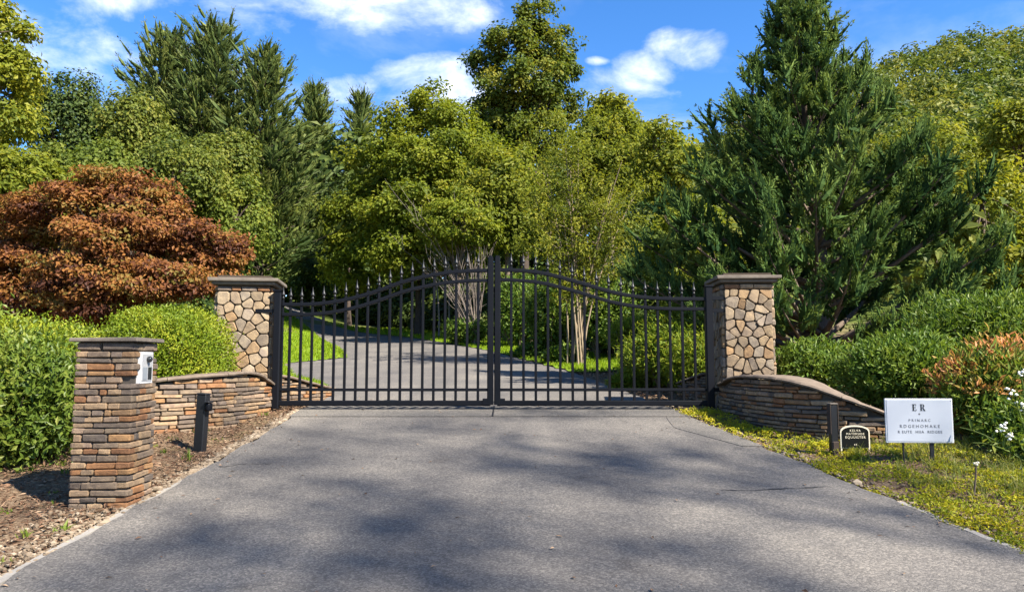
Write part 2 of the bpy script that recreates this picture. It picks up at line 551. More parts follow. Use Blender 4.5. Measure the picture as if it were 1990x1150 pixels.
xs, ys = graded(-9, 9, .16, -600, 600, 30), graded(1.5, 26, .16, -300, 900, 34)
X, Y = np.meshgrid(xs, ys)
Z = T(X, Y) + np.where(on_drive(X, Y, -.12), -.045, relief(X, Y) * sstep((np.abs(X) - 2.4) / .6))
ground = link('ground', mesh_np('ground', [(np.stack([X, Y, Z], -1).reshape(-1, 3), grid_faces(len(xs), len(ys)))], M['ground'], smooth=True))
tag(ground, 'brown soil and leaf litter under the beds and trees', kind='structure')

def strip(name, ys, x0f, x1f, nx, mat, dz, skirt=0.05, wob=0.0):
    ys = np.asarray(ys, float)
    t = np.linspace(0, 1, nx)
    xl, xr = x0f(ys), x1f(ys)
    if wob:
        xl = xl + wob * (np.sin(ys * 7.3) * .5 + np.sin(ys * 17.1 + 1) * .3 + np.sin(ys * 41) * .2)
        xr = xr + wob * (np.sin(ys * 6.1 + 2) * .5 + np.sin(ys * 19.7) * .3 + np.sin(ys * 37) * .2)
    Xg = xl[:, None] * (1 - t) + xr[:, None] * t
    Yg = np.repeat(ys[:, None], nx, 1)
    Zg = T(Xg, Yg) + dz
    # skirts so that the surface has a visible edge
    Xg = np.concatenate([Xg[:, :1], Xg, Xg[:, -1:]], 1); Yg = np.concatenate([Yg[:, :1], Yg, Yg[:, -1:]], 1)
    Zg = np.concatenate([Zg[:, :1] - skirt, Zg, Zg[:, -1:] - skirt], 1)
    return mesh_np(name, [(np.stack([Xg, Yg, Zg], -1).reshape(-1, 3), grid_faces(nx + 2, len(ys)))], mat)

drive = link('driveway', strip('driveway', np.concatenate([np.arange(-9, 0, .5), np.arange(0, 24, .12), np.arange(24, 52, .5)]), left_edge, right_edge, 30, M['asphalt'], .012, .06, .035))
tag(drive, 'weathered grey asphalt driveway running under the gate and curving uphill', kind='structure')
apron = link('gate_threshold', strip('gate_threshold', np.arange(8.22, 9.02, .1), lambda y: left_edge(y) - .02, lambda y: right_edge(y) + .04, 24, M['asphalt_new'], .018, .02), drive)
joint = link('joint', mesh_np('joint', [box(-.225, -.205, 8.225, 9.0, 0, .004)], M['ink']), drive)
for v in joint.data.vertices: v.co.z += Tz(v.co.x, v.co.y) + .0185
patch = link('asphalt_patch', strip('asphalt_patch', np.arange(6.75, 8.2, .08), lambda y: right_edge(y) - .42 + .28 * np.abs(y - 7.6), lambda y: right_edge(y) + .01, 8, M['asphalt_new'], .0165, .02), drive)
def edging(name, f, w0, w1, y0, y1):
    return link(name, strip(name, np.arange(y0, y1, .1), lambda y: f(y) + w0, lambda y: f(y) + w1, 3, M['concrete'], .008, .05, .012), drive)
edging('edge_strip', left_edge, -.055, .004, 1.0, 6.2)
edging('edge_strip', right_edge, -.004, .05, 1.0, 5.2)

def crack(pts, w=.006):
    pts = np.array(pts, float)
    q = [pts[0]]
    for a, b in zip(pts[:-1], pts[1:]):
        for k in range(1, 7):
            q.append(a + (b - a) * k / 6 + rng.normal(0, .008, 2))
    q = np.array(q)
    d = np.gradient(q, axis=0); nrm = np.stack([-d[:, 1], d[:, 0]], -1); nrm /= np.linalg.norm(nrm, axis=1, keepdims=True)
    ww = w * (.4 + rng.random(len(q)))[:, None]; ww[0] = ww[-1] = .0005
    a, b = q - nrm * ww, q + nrm * ww
    v = np.concatenate([a, b]); z = T(v[:, 0], v[:, 1]) + .0165
    n = len(q)
    f = np.array([(i, i + 1, n + i + 1, n + i) for i in range(n - 1)])
    return link('crack', mesh_np('crack', [(np.column_stack([v, z]), f)], M['ink']), drive)
crack([(1.46, 5.35), (1.75, 5.36), (2.1, 5.42), (2.3, 5.45)])
crack([(-2.35, 6.0), (-2.2, 6.1), (-1.95, 6.12)], .005)
crack([(-1.0, 17.0), (.2, 16.8), (1.1, 17.1)], .012)

# lawn: turf sheet and blades
lx, ly = np.arange(-22, 8, .2), np.arange(11, 44, .2)
LX, LY = np.meshgrid(lx, ly)
cellc = in_lawn(LX[:-1, :-1] + .1, LY[:-1, :-1] + .1).ravel()
LZ = T(LX, LY) + .03
lawn = link('lawn', mesh_np('lawn', [(np.stack([LX, LY, LZ], -1).reshape(-1, 3), grid_faces(len(lx), len(ly))[cellc])], M['lawn'], smooth=True))
tag(lawn, 'bright green mown lawn behind the gate beside the drive', kind='structure')
def scatter(n, x0, x1, y0, y1, test, ypow=1.0):
    x = rng.uniform(x0, x1, n); y = y0 + (y1 - y0) * rng.random(n) ** ypow
    k = test(x, y)
    return x[k], y[k]
gx, gy = scatter(115000, -15, 5, 11.2, 40, in_lawn, 1.7)
LV = Leaves()
n = len(gx)
LV.add(np.column_stack([gx, gy, T(gx, gy) + .025]), np.column_stack([rng.normal(0, .35, n), rng.normal(0, .35, n), np.ones(n)]), rng.normal(0, 1, (n, 3)),
       rng.uniform(.04, .085, n) * (1 + gy / 60), .012 * (1 + gy / 18), np.clip(rng.normal(.5, .25, n), 0, 1))
tag(link('lawn_grass', LV.mesh('lawn_grass', M['lf_grass'], (0, 0, 0))), 'short bright green grass blades of the lawn behind the gate', 'grass', kind='stuff')

# ------------------------------------------------------------------ stonework
def stone_variants(key, mat, aspects, n=3, b=.13, jit=.06):
    out = {}
    for a in aspects:
        out[a] = [bm_mesh('%s_stone' % key, bev_box(a, 1.0, 1.0, b, seed=int(a * 100) + i, jit=jit), mat, False) for i in range(n)]
    return out
ASP = (1.2, 1.8, 2.6, 3.6, 5.0)
LSTONE = stone_variants('ledge', M['ledge'], ASP, 5, .16, .065)

def place_stone(parent, c, ln, dp, h, ang, r, name='stone'):
    a = min(ASP, key=lambda q: abs(q - ln / h))
    o = bpy.data.objects.new(name, r.choice(LSTONE[a]))
    COL.objects.link(o)
    o.parent = parent
    o.location = c
    o.scale = (ln / a, dp, h)
    o.rotation_euler = (r.uniform(-.03, .03), r.uniform(-.025, .025), ang)
    return o

def course_lengths(L, r, lo=.07, hi=.21):
    out = []
    while True:
        l = r.uniform(lo, hi)
        if r.random() < .18: l *= 1.35
        if sum(out) + l > L - lo * .7: break
        out.append(l)
    rest = L - sum(out)
    out.append(rest)
    r.shuffle(out)
    return out

# --- mailbox / call-box pillar
def callbox_pillar():
    r = random.Random(5)
    W, H = .385, 1.115
    bx, by = -2.745, 5.17
    zb = Tz(bx, by) - .04
    t = thing('entry_pillar', (bx, by, zb), 'stacked ledge stone pillar with white call box beside the drive', 'pillar', rz=math.radians(3))
    hw = W / 2
    link('mortar_core', mesh_np('mortar_core', [box(-hw + .022, hw - .022, -hw + .022, hw - .022, 0, H)], M['mortar']), t)
    z = 0.0
    k = 0
    panel = (-.105, .105, .83, 1.055)          # y range and z range of the call box on the side face
    back = []
    while z < H - .02:
        h = r.choice((.036, .04, .045, .05, .055, .042))
        if z + h > H - .03: h = H - z
        dp = .09
        own = k % 2                              # which faces own the corners in this course
        for face in range(4):
            L = W if face % 2 == own else W - 2 * dp * .8
            s = -L / 2
            for ln in course_lengths(L, r, .075, .20):
                c = s + ln / 2
                s += ln
                out = hw - dp / 2 + r.uniform(-.003, .005)
                g = r.uniform(.003, .006)
                if face == 0: p, ang = (c, -out), 0
                elif face == 1: p, ang = (out, c), math.pi / 2
                elif face == 2: p, ang = (c, out), math.pi
                else: p, ang = (-out, c), -math.pi / 2
                if face == 1 and panel[0] - .02 < c < panel[1] + .02 and panel[2] - .01 < z + h / 2 < panel[3]:
                    continue
                o = place_stone(t, (p[0], p[1], z + h / 2), ln - g * 1.5, dp, h - g, ang, r)
                if face == 2: o.name = 'stone'
        z += h
        k += 1
    # cap: one thin slab with a slightly proud bed
    bm = bev_box(.445, .445, .028, .005, seed=3, jit=.003)
    o = link('cap_slab', bm_mesh('cap_slab', bm, M['cap_dark']), t, (0, 0, H + .016))
    # call box on the side that faces the drive
    c = link('call_box', mesh_np('call_box', [box(hw - .05, hw + .006, -.095, .095, .835, 1.05)], M['white_edge']), t)
    link('call_box_face', mesh_np('call_box_face', [box(hw + .006, hw + .010, -.08, .08, .85, 1.035)], M['steel']), c)
    link('screen', mesh_np('screen', [box(hw + .010, hw + .013, -.068, -.004, .86, .945)], M['grey_glass']), c)
    link('screen', mesh_np('screen', [box(hw + .010, hw + .013, .012, .066, .86, .945)], M['dark_glass']), c)
    bm = bmesh.new(); bmesh.ops.create_uvsphere(bm, u_segments=12, v_segments=8, radius=.022)
    link('camera_eye', bm_mesh('camera_eye', bm, M['dark_glass'], True), c, (hw + .022, .0, 1.0))
    return t
callbox_pillar()

# --- curved walls
def catmull(pts, k=12):
    pts = np.array(pts, float)
    P = np.vstack([2 * pts[0] - pts[1], pts, 2 * pts[-1] - pts[-2]])
    out = []
    for i in range(1, len(P) - 2):
        for t in np.linspace(0, 1, k, endpoint=False):
            a, b, c, d = P[i - 1], P[i], P[i + 1], P[i + 2]
            out.append(.5 * ((2 * b) + (-a + c) * t + (2 * a - 5 * b + 4 * c - d) * t * t + (-a + 3 * b - 3 * c + d) * t ** 3))
    out.append(P[-2])
    return np.array(out)

def curved_wall(name, pts, label, seed, side=1, thick=.26, hi=.26, group=None, cap_w=.32):
    """pts: (x, y, top z) along the outer face; side = +1 when the wall body lies to the left of travel"""
    r = random.Random(seed)
    q = catmull(pts, 14)
    d = np.linalg.norm(np.diff(q[:, :2], axis=0), axis=1)
    s = np.concatenate([[0], np.cumsum(d)]); L = s[-1]
    def pos(u):
        u = min(max(u, 0), L)
        p = np.array([np.interp(u, s, q[:, i]) for i in range(3)])
        e = .02
        a = np.array([np.interp(min(u + e, L), s, q[:, i]) - np.interp(max(u - e, 0), s, q[:, i]) for i in range(2)])
        a /= np.linalg.norm(a)
        n = np.array((a[1], -a[0])) * side       # outward
        return p, a, n
    org = np.array((q[:, 0].mean(), q[:, 1].mean(), 0)); org[2] = Tz(org[0], org[1])
    t = thing(name, org, label, 'wall', group)
    # recessed core
    us = np.linspace(0, L, max(8, int(L / .08)))
    prof = []
    for u in us:
        p, a, n = pos(u)
        zb = Tz(p[0], p[1]) - .25
        o1, o2 = p[:2] - n * .03, p[:2] - n * (thick - .03)
        prof.append([(*o1, zb), (*o1, p[2] - .015), (*o2, p[2] - .015), (*o2, zb)])
    v = np.array(prof).reshape(-1, 3); k = len(us)
    f = [(i * 4 + j, i * 4 + (j + 1) % 4, i * 4 + 4 + (j + 1) % 4, i * 4 + 4 + j) for i in range(k - 1) for j in range(4)]
    f += [(0, 1, 2, 3), ((k - 1) * 4 + 3, (k - 1) * 4 + 2, (k - 1) * 4 + 1, (k - 1) * 4)]
    link('mortar_core', mesh_np('mortar_core', [(v, np.array(f))], M['mortar'], org), t)
    zmin = min(Tz(p[0], p[1]) for p in q) - .06
    zmax = q[:, 2].max()
    z = zmin
    while z < zmax:
        h = r.choice((.032, .037, .042, .047, .055))
        u = -r.uniform(0, .08)
        while u < L - .03:
            ln = r.uniform(.07, hi)
            if r.random() < .15: ln *= 1.35
            c = u + ln / 2
            u += ln
            if c < .02 or c > L - .02: continue
            p, a, n = pos(c)
            top = min(pos(c - ln * .45)[0][2], pos(c + ln * .45)[0][2])
            if z + h * .55 > top - .004 or z + h < Tz(p[0], p[1]) - .05: continue
            hh = min(h, top - z)
            g = r.uniform(.004, .007)
            dp = .10
            w = p[:2] - n * (dp / 2 - r.uniform(-.004, .016))
            place_stone(t, (w[0] - org[0], w[1] - org[1], z + hh / 2 - org[2] + r.uniform(-.004, .004)), ln - g * 1.6, dp, hh - g,
                        math.atan2(a[1], a[0]), r)
        z += h
    # coping: long flat stones that follow the sweep of the wall
    u = 0
    while u < L - .05:
        ln = min(r.uniform(.42, .75), L - u)
        if L - u - ln < .2: ln = L - u
        m = max(4, int(ln / .06))
        pr = []
        th = r.uniform(.027, .034)
        for w in np.linspace(u + .003, u + ln - .003, m):
            p, a, n = pos(w)
            o1 = p[:2] + n * (.035 + .007 * math.sin(w * 23) + r.uniform(-.004, .004)); o2 = o1 - n * cap_w
            z1 = p[2] + r.uniform(-.002, .002)
            pr.append([(*o1, z1), (*(o1 + n * .006), z1 + th * .5), (*(o1 - n * .012), z1 + th), (*o2, z1 + th), (*o2, z1)])
        v = np.array(pr).reshape(-1, 3)
        f = [(i * 5 + j, i * 5 + (j + 1) % 5, i * 5 + 5 + (j + 1) % 5, i * 5 + 5 + j) for i in range(m - 1) for j in range(5)]
        me = mesh_np('coping_stone', [(v, np.array(f)), (v, np.array([(0, 1, 2, 3, 4), tuple((m - 1) * 5 + j for j in (4, 3, 2, 1, 0))]))], M['cap'], org)
        link('coping_stone', me, t)
        u += ln
    return t

curved_wall('curved_stone_wall', [(-2.80, 8.72, 1.20), (-2.86, 8.25, 1.34), (-3.03, 7.68, 1.335), (-3.38, 7.30, 1.30), (-3.95, 7.14, 1.23), (-4.7, 7.1, 1.15)],
            'curved low stacked stone wall behind the entry pillar', 21, side=-1)
curved_wall('curved_stone_wall', [(2.42, 8.70, 1.20), (2.45, 8.2, 1.30), (2.54, 7.5, 1.315), (2.75, 7.02, 1.26), (3.10, 6.76, 1.11), (3.48, 6.66, .965), (3.72, 6.64, .90)],
            'curved stacked stone wall sweeping down behind the white sign', 22, side=1)
curved_wall('curved_stone_wall', [(-3.05, 9.42, 1.30), (-2.92, 9.8, 1.26), (-2.72, 10.3, 1.16), (-2.58, 10.75, 1.08)],
            'short low stone wall just inside the left gate leaf', 23, side=1, hi=.22, thick=.2, cap_w=.25)
curved_wall('curved_stone_wall', [(2.44, 9.40, 1.32), (2.38, 9.8, 1.26), (2.28, 10.2, 1.18)],
            'short low stone wall just inside the right gate leaf', 24, side=-1, hi=.22, thick=.2, cap_w=.25)

# --- field stone gate pillars
def clip_poly(poly, n, d):
    out = []
    for i in range(len(poly)):
        a, b = poly[i], poly[(i + 1) % len(poly)]
        da, db = a @ n - d, b @ n - d
        if da <= 0: out.append(a)
        if (da < 0) != (db < 0) and abs(da - db) > 1e-9:
            out.append(a + (b - a) * (da / (da - db)))
    return out

def voronoi_cells(W, H, nx, ny, r):
    seeds = []
    for j in range(ny):
        for i in range(nx):
            ox = .5 if j % 2 else 0
            seeds.append(((i + .5 + (ox - .25) * .9 + r.uniform(-.42, .42)) * W / nx, (j + .5 + r.uniform(-.42, .42)) * H / ny))
    S = np.array(seeds)
    S[:, 0] = np.clip(S[:, 0], .03, W - .03)
    cells = []
    for i, p in enumerate(S):
        poly = [np.array(q, float) for q in ((0, 0), (W, 0), (W, H), (0, H))]
        for j, q in enumerate(S):
            if i == j: continue
            dv = q - p
            if dv @ dv > .36: continue
            poly = clip_poly(poly, dv, (q @ q - p @ p) / 2)
            if len(poly) < 3: break
        if len(poly) >= 3: cells.append(np.array(poly))
    return cells

def field_stone(poly, r, depth):
    c = poly.mean(0)
    # inset by moving edges, round the corners
    p = c + (poly - c) * (1 - .0065 / max(.03, np.linalg.norm(poly - c, axis=1).mean()))
    q = []
    for i in range(len(p)):
        a, b = p[i], p[(i + 1) % len(p)]
        if np.linalg.norm(b - a) < .02:
            q.append((a + b) / 2); continue
        q += [a + (b - a) * .16, a + (b - a) * .84]
    q = np.array(q); n = len(q)
    tilt = (r.uniform(-.12, .12), r.uniform(-.12, .12))
    def ring(k, d):
        w = c + (q - c) * k
        return np.column_stack([w[:, 0], -(d + (w - c) @ np.array(tilt)), w[:, 1]])
    v = np.vstack([ring(1, -.02), ring(1, depth * .70), ring(.90, depth), [[c[0], -depth * 1.02, c[1]]]])
    f4 = [(k * n + i, k * n + (i + 1) % n, (k + 1) * n + (i + 1) % n, (k + 1) * n + i) for k in range(2) for i in range(n)]
    f3 = [(2 * n + i, 2 * n + (i + 1) % n, 3 * n) for i in range(n)]
    return v, np.array(f4), np.array(f3)

def gate_pillar(cx, cy, w, ztop, rz, label, seed):
    r = random.Random(seed)
    zb = Tz(cx, cy) - .1
    H = ztop - zb
    t = thing('gate_pillar', (cx, cy, zb), label, 'pillar', rz=rz)
    hw = w / 2
    link('mortar_core', mesh_np('mortar_core', [box(-hw, hw, -hw, hw, 0, H)], M['mortar_tan']), t)
    Hs = H - .135
    for face in range(4):
        for poly in voronoi_cells(w, Hs - .055, 5, int((Hs) / .118), r):
            v, f4, f3 = field_stone(poly - np.array((hw, 0)), r, r.uniform(.022, .034))
            v[:, 1] -= hw
            c = v.mean(0)
            me = mesh_np('stone', [(v - c, f4)], M['field'])
            # front triangles share the same vertices
            bm = bmesh.new(); bm.from_mesh(me); bm.verts.ensure_lookup_table()
            for tri in f3: 
                bm.faces.new([bm.verts[i] for i in tri])
            bmesh.ops.recalc_face_normals(bm, faces=bm.faces[:])
            bm.to_mesh(me); bm.free()
            o = link('stone', me, t)
            a = face * math.pi / 2
            o.location = Matrix.Rotation(a, 3, 'Z') @ Vector(c)
            o.rotation_euler = (0, 0, a)
        # a course of flat stones under the cap
        s = -hw
        for ln in course_lengths(w, r, .1, .19):
            a = face * math.pi / 2
            p = Matrix.Rotation(a, 3, 'Z') @ Vector((s + ln / 2, -hw - .004, Hs - .028))
            place_stone(t, p, ln - .007, .05, .048, a, r)
            s += ln
    link('cap_bed', bm_mesh('cap_bed', bev_box(w + .11, w + .11, .040, .010, 1, .002), M['cap_dark']), t, (0, 0, H - .095))
    link('cap_slab', bm_mesh('cap_slab', bev_box(w + .19, w + .19, .040, .010, 2, .003, 2), M['cap_dark']), t, (0, 0, H - .0545))
    return t
gate_pillar(-3.215, 9.0, .60, 2.50, math.radians(9), 'field stone gate pillar beside the copper-leaved maple', 31)
gate_pillar(2.80, 8.98, .555, 2.53, math.radians(-3), 'field stone gate pillar in front of the dark cedar', 32)

# ------------------------------------------------------------------ gate
GY = 8.72
def gz(py):            # height at the gate plane
    return at(960, py, GY)[2]
def gxx(px):
    return at(px, 700, GY)[0]
SUNK = .03
LT = [(547, 591.5), (590, 592), (635, 589), (678, 581), (719, 570), (760, 555), (782, 546.5), (822, 537.5), (864, 530), (907, 526.5), (950, 525.5)]
RT = [(968, 524), (1010, 525.5), (1040, 528), (1064, 532), (1087, 538), (1110, 544.5), (1133, 550.5), (1157, 558), (1180, 565), (1205, 571), (1227, 575), (1252, 578), (1276, 580), (1326, 581), (1372, 581)]
def finial_mesh():
    prof = [(.0, .0), (.0105, .0), (.0105, .012), (.015, .016), (.015, .030), (.009, .036), (.010, .046), (.021, .056), (.024, .066), (.016, .078), (.009, .105), (.0045, .135), (.0008, .165)]
    n = 10
    v, f = [], []
    for rr, z in prof:
        for k in range(n):
            a = 2 * math.pi * k / n
            v.append((rr * math.cos(a), rr * math.sin(a), z))
    for i in range(len(prof) - 1):
        for k in range(n):
            f.append((i * n + k, i * n + (k + 1) % n, (i + 1) * n + (k + 1) % n, (i + 1) * n + k))
    return mesh_np('finial', [(np.array(v), np.array(f))], M['finial'], smooth=True)
FIN = finial_mesh()

def rail_chunk(pts, w, h):
    """square rail swept along (x, z) points in the gate plane"""
    pts = np.array(pts, float)
    d = np.gradient(pts, axis=0); d /= np.linalg.norm(d, axis=1, keepdims=True)
    n = np.column_stack([-d[:, 1], d[:, 0]])
    b = min(w, h) * .14
    ring = [(-w / 2 + b, -h / 2), (w / 2 - b, -h / 2), (w / 2, -h / 2 + b), (w / 2, h / 2 - b), (w / 2 - b, h / 2), (-w / 2 + b, h / 2), (-w / 2, h / 2 - b), (-w / 2, -h / 2 + b)]
    v = np.array([[(p[0] + m[0] * hh, yy, p[1] + m[1] * hh) for yy, hh in ring] for p, m in zip(pts, n)]).reshape(-1, 3)
    k, m = len(pts), 8
    f = [(i * m + j, i * m + (j + 1) % m, (i + 1) * m + (j + 1) % m, (i + 1) * m + j) for i in range(k - 1) for j in range(m)]
    return v, np.array(f)

def post_chunk(x, z0, z1, w):
    return rail_chunk([(x, z0), (x, (z0 + z1) / 2), (x, z1)], w, w)

def gate_leaf(side):
    left = side < 0
    px_h, px_c = (537.5, 953) if left else (1379, 966.5)
    xh, xc = gxx(px_h), gxx(px_c)
    zb = gz(787)
    top = LT if left else RT
    label = 'black iron gate leaf hinged beside the maple, curved top' if left else 'black iron gate leaf hinged beside the cedar, curved top'
    t = thing('gate_leaf', (xh, GY, gz(793)), label, 'gate')
    O = np.array((xh, 0, gz(793)))
    def part(name, chunk, mat=M['iron'], parent=t):
        return link(name, mesh_np(name, [chunk], mat, O), parent)
    tx = np.array([gxx(p[0]) for p in top]); tz = np.array([gz(p[1]) for p in top])
    us = np.linspace(tx[0], tx[-1], 40)
    k = np.ones(5) / 5
    tzs = np.interp(us, tx, tz); tzs = np.convolve(np.pad(tzs, 2, mode='edge'), k, mode='valid')
    dd = .118
    part('rail', rail_chunk(np.column_stack([us, tzs]), .046, .042))
    part('rail', rail_chunk(np.column_stack([us, tzs - dd]), .044, .040))
    x0, x1 = min(xh, xc), max(xh, xc)
    part('rail', rail_chunk([(x0, gz(757)), (x1, gz(757))], .036, .034))
    part('rail', rail_chunk([(x0, gz(783)), (x1, gz(783))], .056, .062))
    # stiles
    hs = part('hinge_stile', post_chunk(xh, gz(793), gz(566 if left else 557), .088))
    part('stile_cap', rail_chunk([(xh - .053, gz(565 if left else 556)), (xh + .053, gz(565 if left else 556))], .106, .02), parent=hs)
    cs = part('meeting_stile', post_chunk(xc, gz(786), gz(513), .074))
    part('stile_cap', post_chunk(xc, gz(513), gz(500), .064), parent=cs)
    part('stile_cap', post_chunk(xc, gz(500), gz(497), .046), parent=cs)
    part('shoe', rail_chunk([(xc - (.09 if left else -.09), gz(781)), (xc, gz(781))], .07, .085), parent=cs)
    # pickets with finials
    n = 18 if left else 16
    pxs = (np.linspace(562, 929, n) if left else np.linspace(993.5, 1351, n))
    for px in pxs:
        x = gxx(px)
        zt = np.interp(x, us, tzs)
        o = link('picket', mesh_np('picket', [post_chunk(0, gz(783) - O[2], zt - O[2] + .045, .030)], M['iron']), t, (x - xh, 0, 0))
        f = link('finial', FIN, o, (0, GY - GY, zt - O[2] + .045))
        f.rotation_euler = (0, 0, random.uniform(0, 6))
    if left:
        x = gxx(547.5)
        o = link('picket', mesh_np('picket', [post_chunk(0, gz(783) - O[2], gz(590) - O[2] + .045, .022)], M['iron']), t, (x - xh, 0, 0))
        link('finial', FIN, o, (0, 0, gz(590) - O[2] + .045))
    # hinge arms to the pillar
    xe = xh + (-.26 if left else .24)
    for py in ((604, 757) if left else (579, 603, 757)):
        link('hinge', mesh_np('hinge', [box(min(xh, xe) - xh, max(xh, xe) - xh, -.02, .03, gz(py) - .022 - O[2], gz(py) + .022 - O[2])], M['iron']), t)
    return t
for s in (-1, 1):
    gate_leaf(s)

# ------------------------------------------------------------------ signs and bollards
def text_mesh(body, size, mat, name, spacing=1.0):
    c = bpy.data.curves.new(name, 'FONT')
    c.body = body; c.size = size; c.align_x = 'CENTER'; c.space_character = spacing
    c.resolution_u = 2; c.extrude = .0006
    o = bpy.data.objects.new(name, c)
    COL.objects.link(o)
    dg = bpy.context.evaluated_depsgraph_get()
    me = bpy.data.meshes.new_from_object(o.evaluated_get(dg))
    bpy.data.objects.remove(o); bpy.data.curves.remove(c)
    me.materials.clear(); me.materials.append(mat)
    return me

def serif_letter(ch, h):
    """bold serif capitals cut from rectangles and slants, unit height"""
    R = []
    if ch == 'E':
        R = [(0, .62, .0, .05), (.09, .30, 0, 1), (0, .62, .95, 1.), (.30, .50, .48, .54), (.60, .66, .0, .25), (.58, .64, .76, 1), (.48, .53, .38, .64), (0.3, .58, .03, .08), (.3, .58, .92, .97)]
        quads = [[(a, c), (b, c), (b, d), (a, d)] for a, b, c, d in R]
    else:
        quads = [[(a, c), (b, c), (b, d), (a, d)] for a, b, c, d in [(.09, .30, 0, 1), (0, .39, 0, .05), (0, .45, .95, 1), (.3, .45, .47, .53)]]
        n = 8
        for i in range(n):
            a0, a1 = -math.pi / 2 + math.pi * i / n, -math.pi / 2 + math.pi * (i + 1) / n
            f = lambda a, ro, rv: (.42 + ro * math.cos(a), .735 + rv * math.sin(a))
            quads.append([f(a0, .08, .2), f(a0, .27, .265), f(a1, .27, .265), f(a1, .08, .2)])
        quads.append([(.36, .5), (.52, .5), (.84, .0), (.62, .0)])
        quads.append([(.60, .0), (.88, .0), (.88, .05), (.60, .05)])
    ch_ = []
    for i, q in enumerate(quads):
        z = .0004 * (i % 5)
        v = np.array([(x * h, -.0008 - z, y * h) for x, y in q])
        ch_.append((v, np.array([(0, 1, 2, 3)])))
    return ch_

def white_sign():
    Y = 5.95
    p0, p1 = at(1723, 860, Y), at(1848, 774, Y)
    w, h = p1[0] - p0[0], p1[2] - p0[2]
    cx = (p0[0] + p1[0]) / 2
    zg = Tz(cx, Y)
    t = thing('yard_sign', (cx, Y, zg), 'white rectangular sign lettered E R on dark stakes', 'sign', rz=math.radians(-2))
    zb = p0[2] - zg
    b = link('board', bm_mesh('board', bev_box(w, .014, h, .003), M['white_edge']), t, (0, 0, zb + h / 2))
    link('face', bm_mesh('face', bev_box(w - .022, .004, h - .022, .001), M['white']), t, (0, -.0085, zb + h / 2))
    k = h / 86.0
    top = zb + h
    def zline(py): return top - (py - 774) * k
    chs = []
    for ch, px in (('E', 1772.2), ('R', 1787.3)):
        hh = 13.0 * k
        for v, f in serif_letter(ch, hh):
            v = v.copy(); v[:, 0] = v[:, 0] * .95 + (px - 1785.5) * k; v[:, 2] += zline(797.8)
            v[:, 1] -= .0112
            chs.append((v, f))
    link('lettering', mesh_np('lettering', chs, M['ink']), t)
    for txt, py, sz, sp in (('PRINARC', 818.5, 5.6, 1.65), ('RDGEHOMAKE', 830.5, 6.9, 1.5), ('R EUTE  HIIA  RIDGEE', 841, 5.9, 1.22)):
        o = link('lettering', text_mesh(txt, sz * k * 1.25, M['grey_ink'], 'lettering', sp), t, (0, -.0115, zline(py)))
        o.rotation_euler = (math.pi / 2, 0, 0)
    s = 2.3 * k
    v = np.array([(0, -.0112, -s), (s, -.0112, 0), (0, -.0112, s), (-s, -.0112, 0)]) + np.array((0, 0, zline(804)))
    link('ornament', mesh_np('ornament', [(v, np.array([(0, 1, 2, 3)]))], M['grey_ink']), t)
    bm = bmesh.new(); bmesh.ops.create_uvsphere(bm, u_segments=8, v_segments=5, radius=.0045)
    link('screw', bm_mesh('screw', bm, M['ink']), t, (w / 2 - .016, -.0085, top - .018))
    for px, ww in ((1755, .012), (1810, .032)):
        x = (px - 1785.5) * k
        link('stake', bm_mesh('stake', bev_box(ww, .014, zb + .16, .002), M['bronze']), t, (x, .016, (zb + .16) / 2 - .12))
    return t
white_sign()

def plaque():
    Y = 6.42
    p0, p1 = at(1634, 878, Y), at(1689, 826, Y)
    w = p1[0] - p0[0]
    cx = (p0[0] + p1[0]) / 2
    zg = Tz(cx, Y)
    top = p1[2] - zg
    t = thing('garden_plaque', (cx, Y, zg), 'small black arched plaque with cream border in front of the wall', 'sign')
    k = w / 55
    def arch(w, zb, zt, n=12):
        sh = w * .22
        pts = [(-w / 2, zb), (w / 2, zb), (w / 2, zt - sh)]
        for i in range(1, n):
            a = math.pi * i / n
            pts.append((w / 2 * math.cos(a), zt - sh + sh * math.sin(a) ** .8))
        pts.append((-w / 2, zt - sh))
        return np.array(pts)
    zb = top - 41 * k
    def slab(name, pts, y0, y1, mat):
        n = len(pts)
        v = np.vstack([np.column_stack([pts[:, 0], np.full(n, y), pts[:, 1]]) for y in (y0, y1)])
        ch = [(v, np.array([tuple(range(n)), tuple(range(2 * n - 1, n - 1, -1))])),
              (v, np.array([(i, (i + 1) % n, n + (i + 1) % n, n + i) for i in range(n)]))]
        return link(name, mesh_np(name, ch, mat), t)
    slab('border', arch(w, zb - .004, top), -.004, .006, M['cream'])
    slab('panel', arch(w - 5 * k, zb, top - 2.5 * k), -.0075, -.0045, M['plaque'])
    for x in (-w / 2 + 1.6 * k, w / 2 - 1.6 * k):
        link('leg', mesh_np('leg', [box(x - 1.3 * k, x + 1.3 * k, -.003, .006, -.1, zb)], M['cream']), t)
    for txt, dz, sz in (('KELVA', 11.5, 6.0), ('MATERSIDE', 17.5, 5.6), ('EQUUISTER', 24, 6.2), ('KR', 37, 4.2)):
        o = link('lettering', text_mesh(txt, sz * k, M['cream'], 'lettering', 1.25), t, (0, -.0085, top - dz * k))
        o.rotation_euler = (math.pi / 2, 0, 0)
plaque()

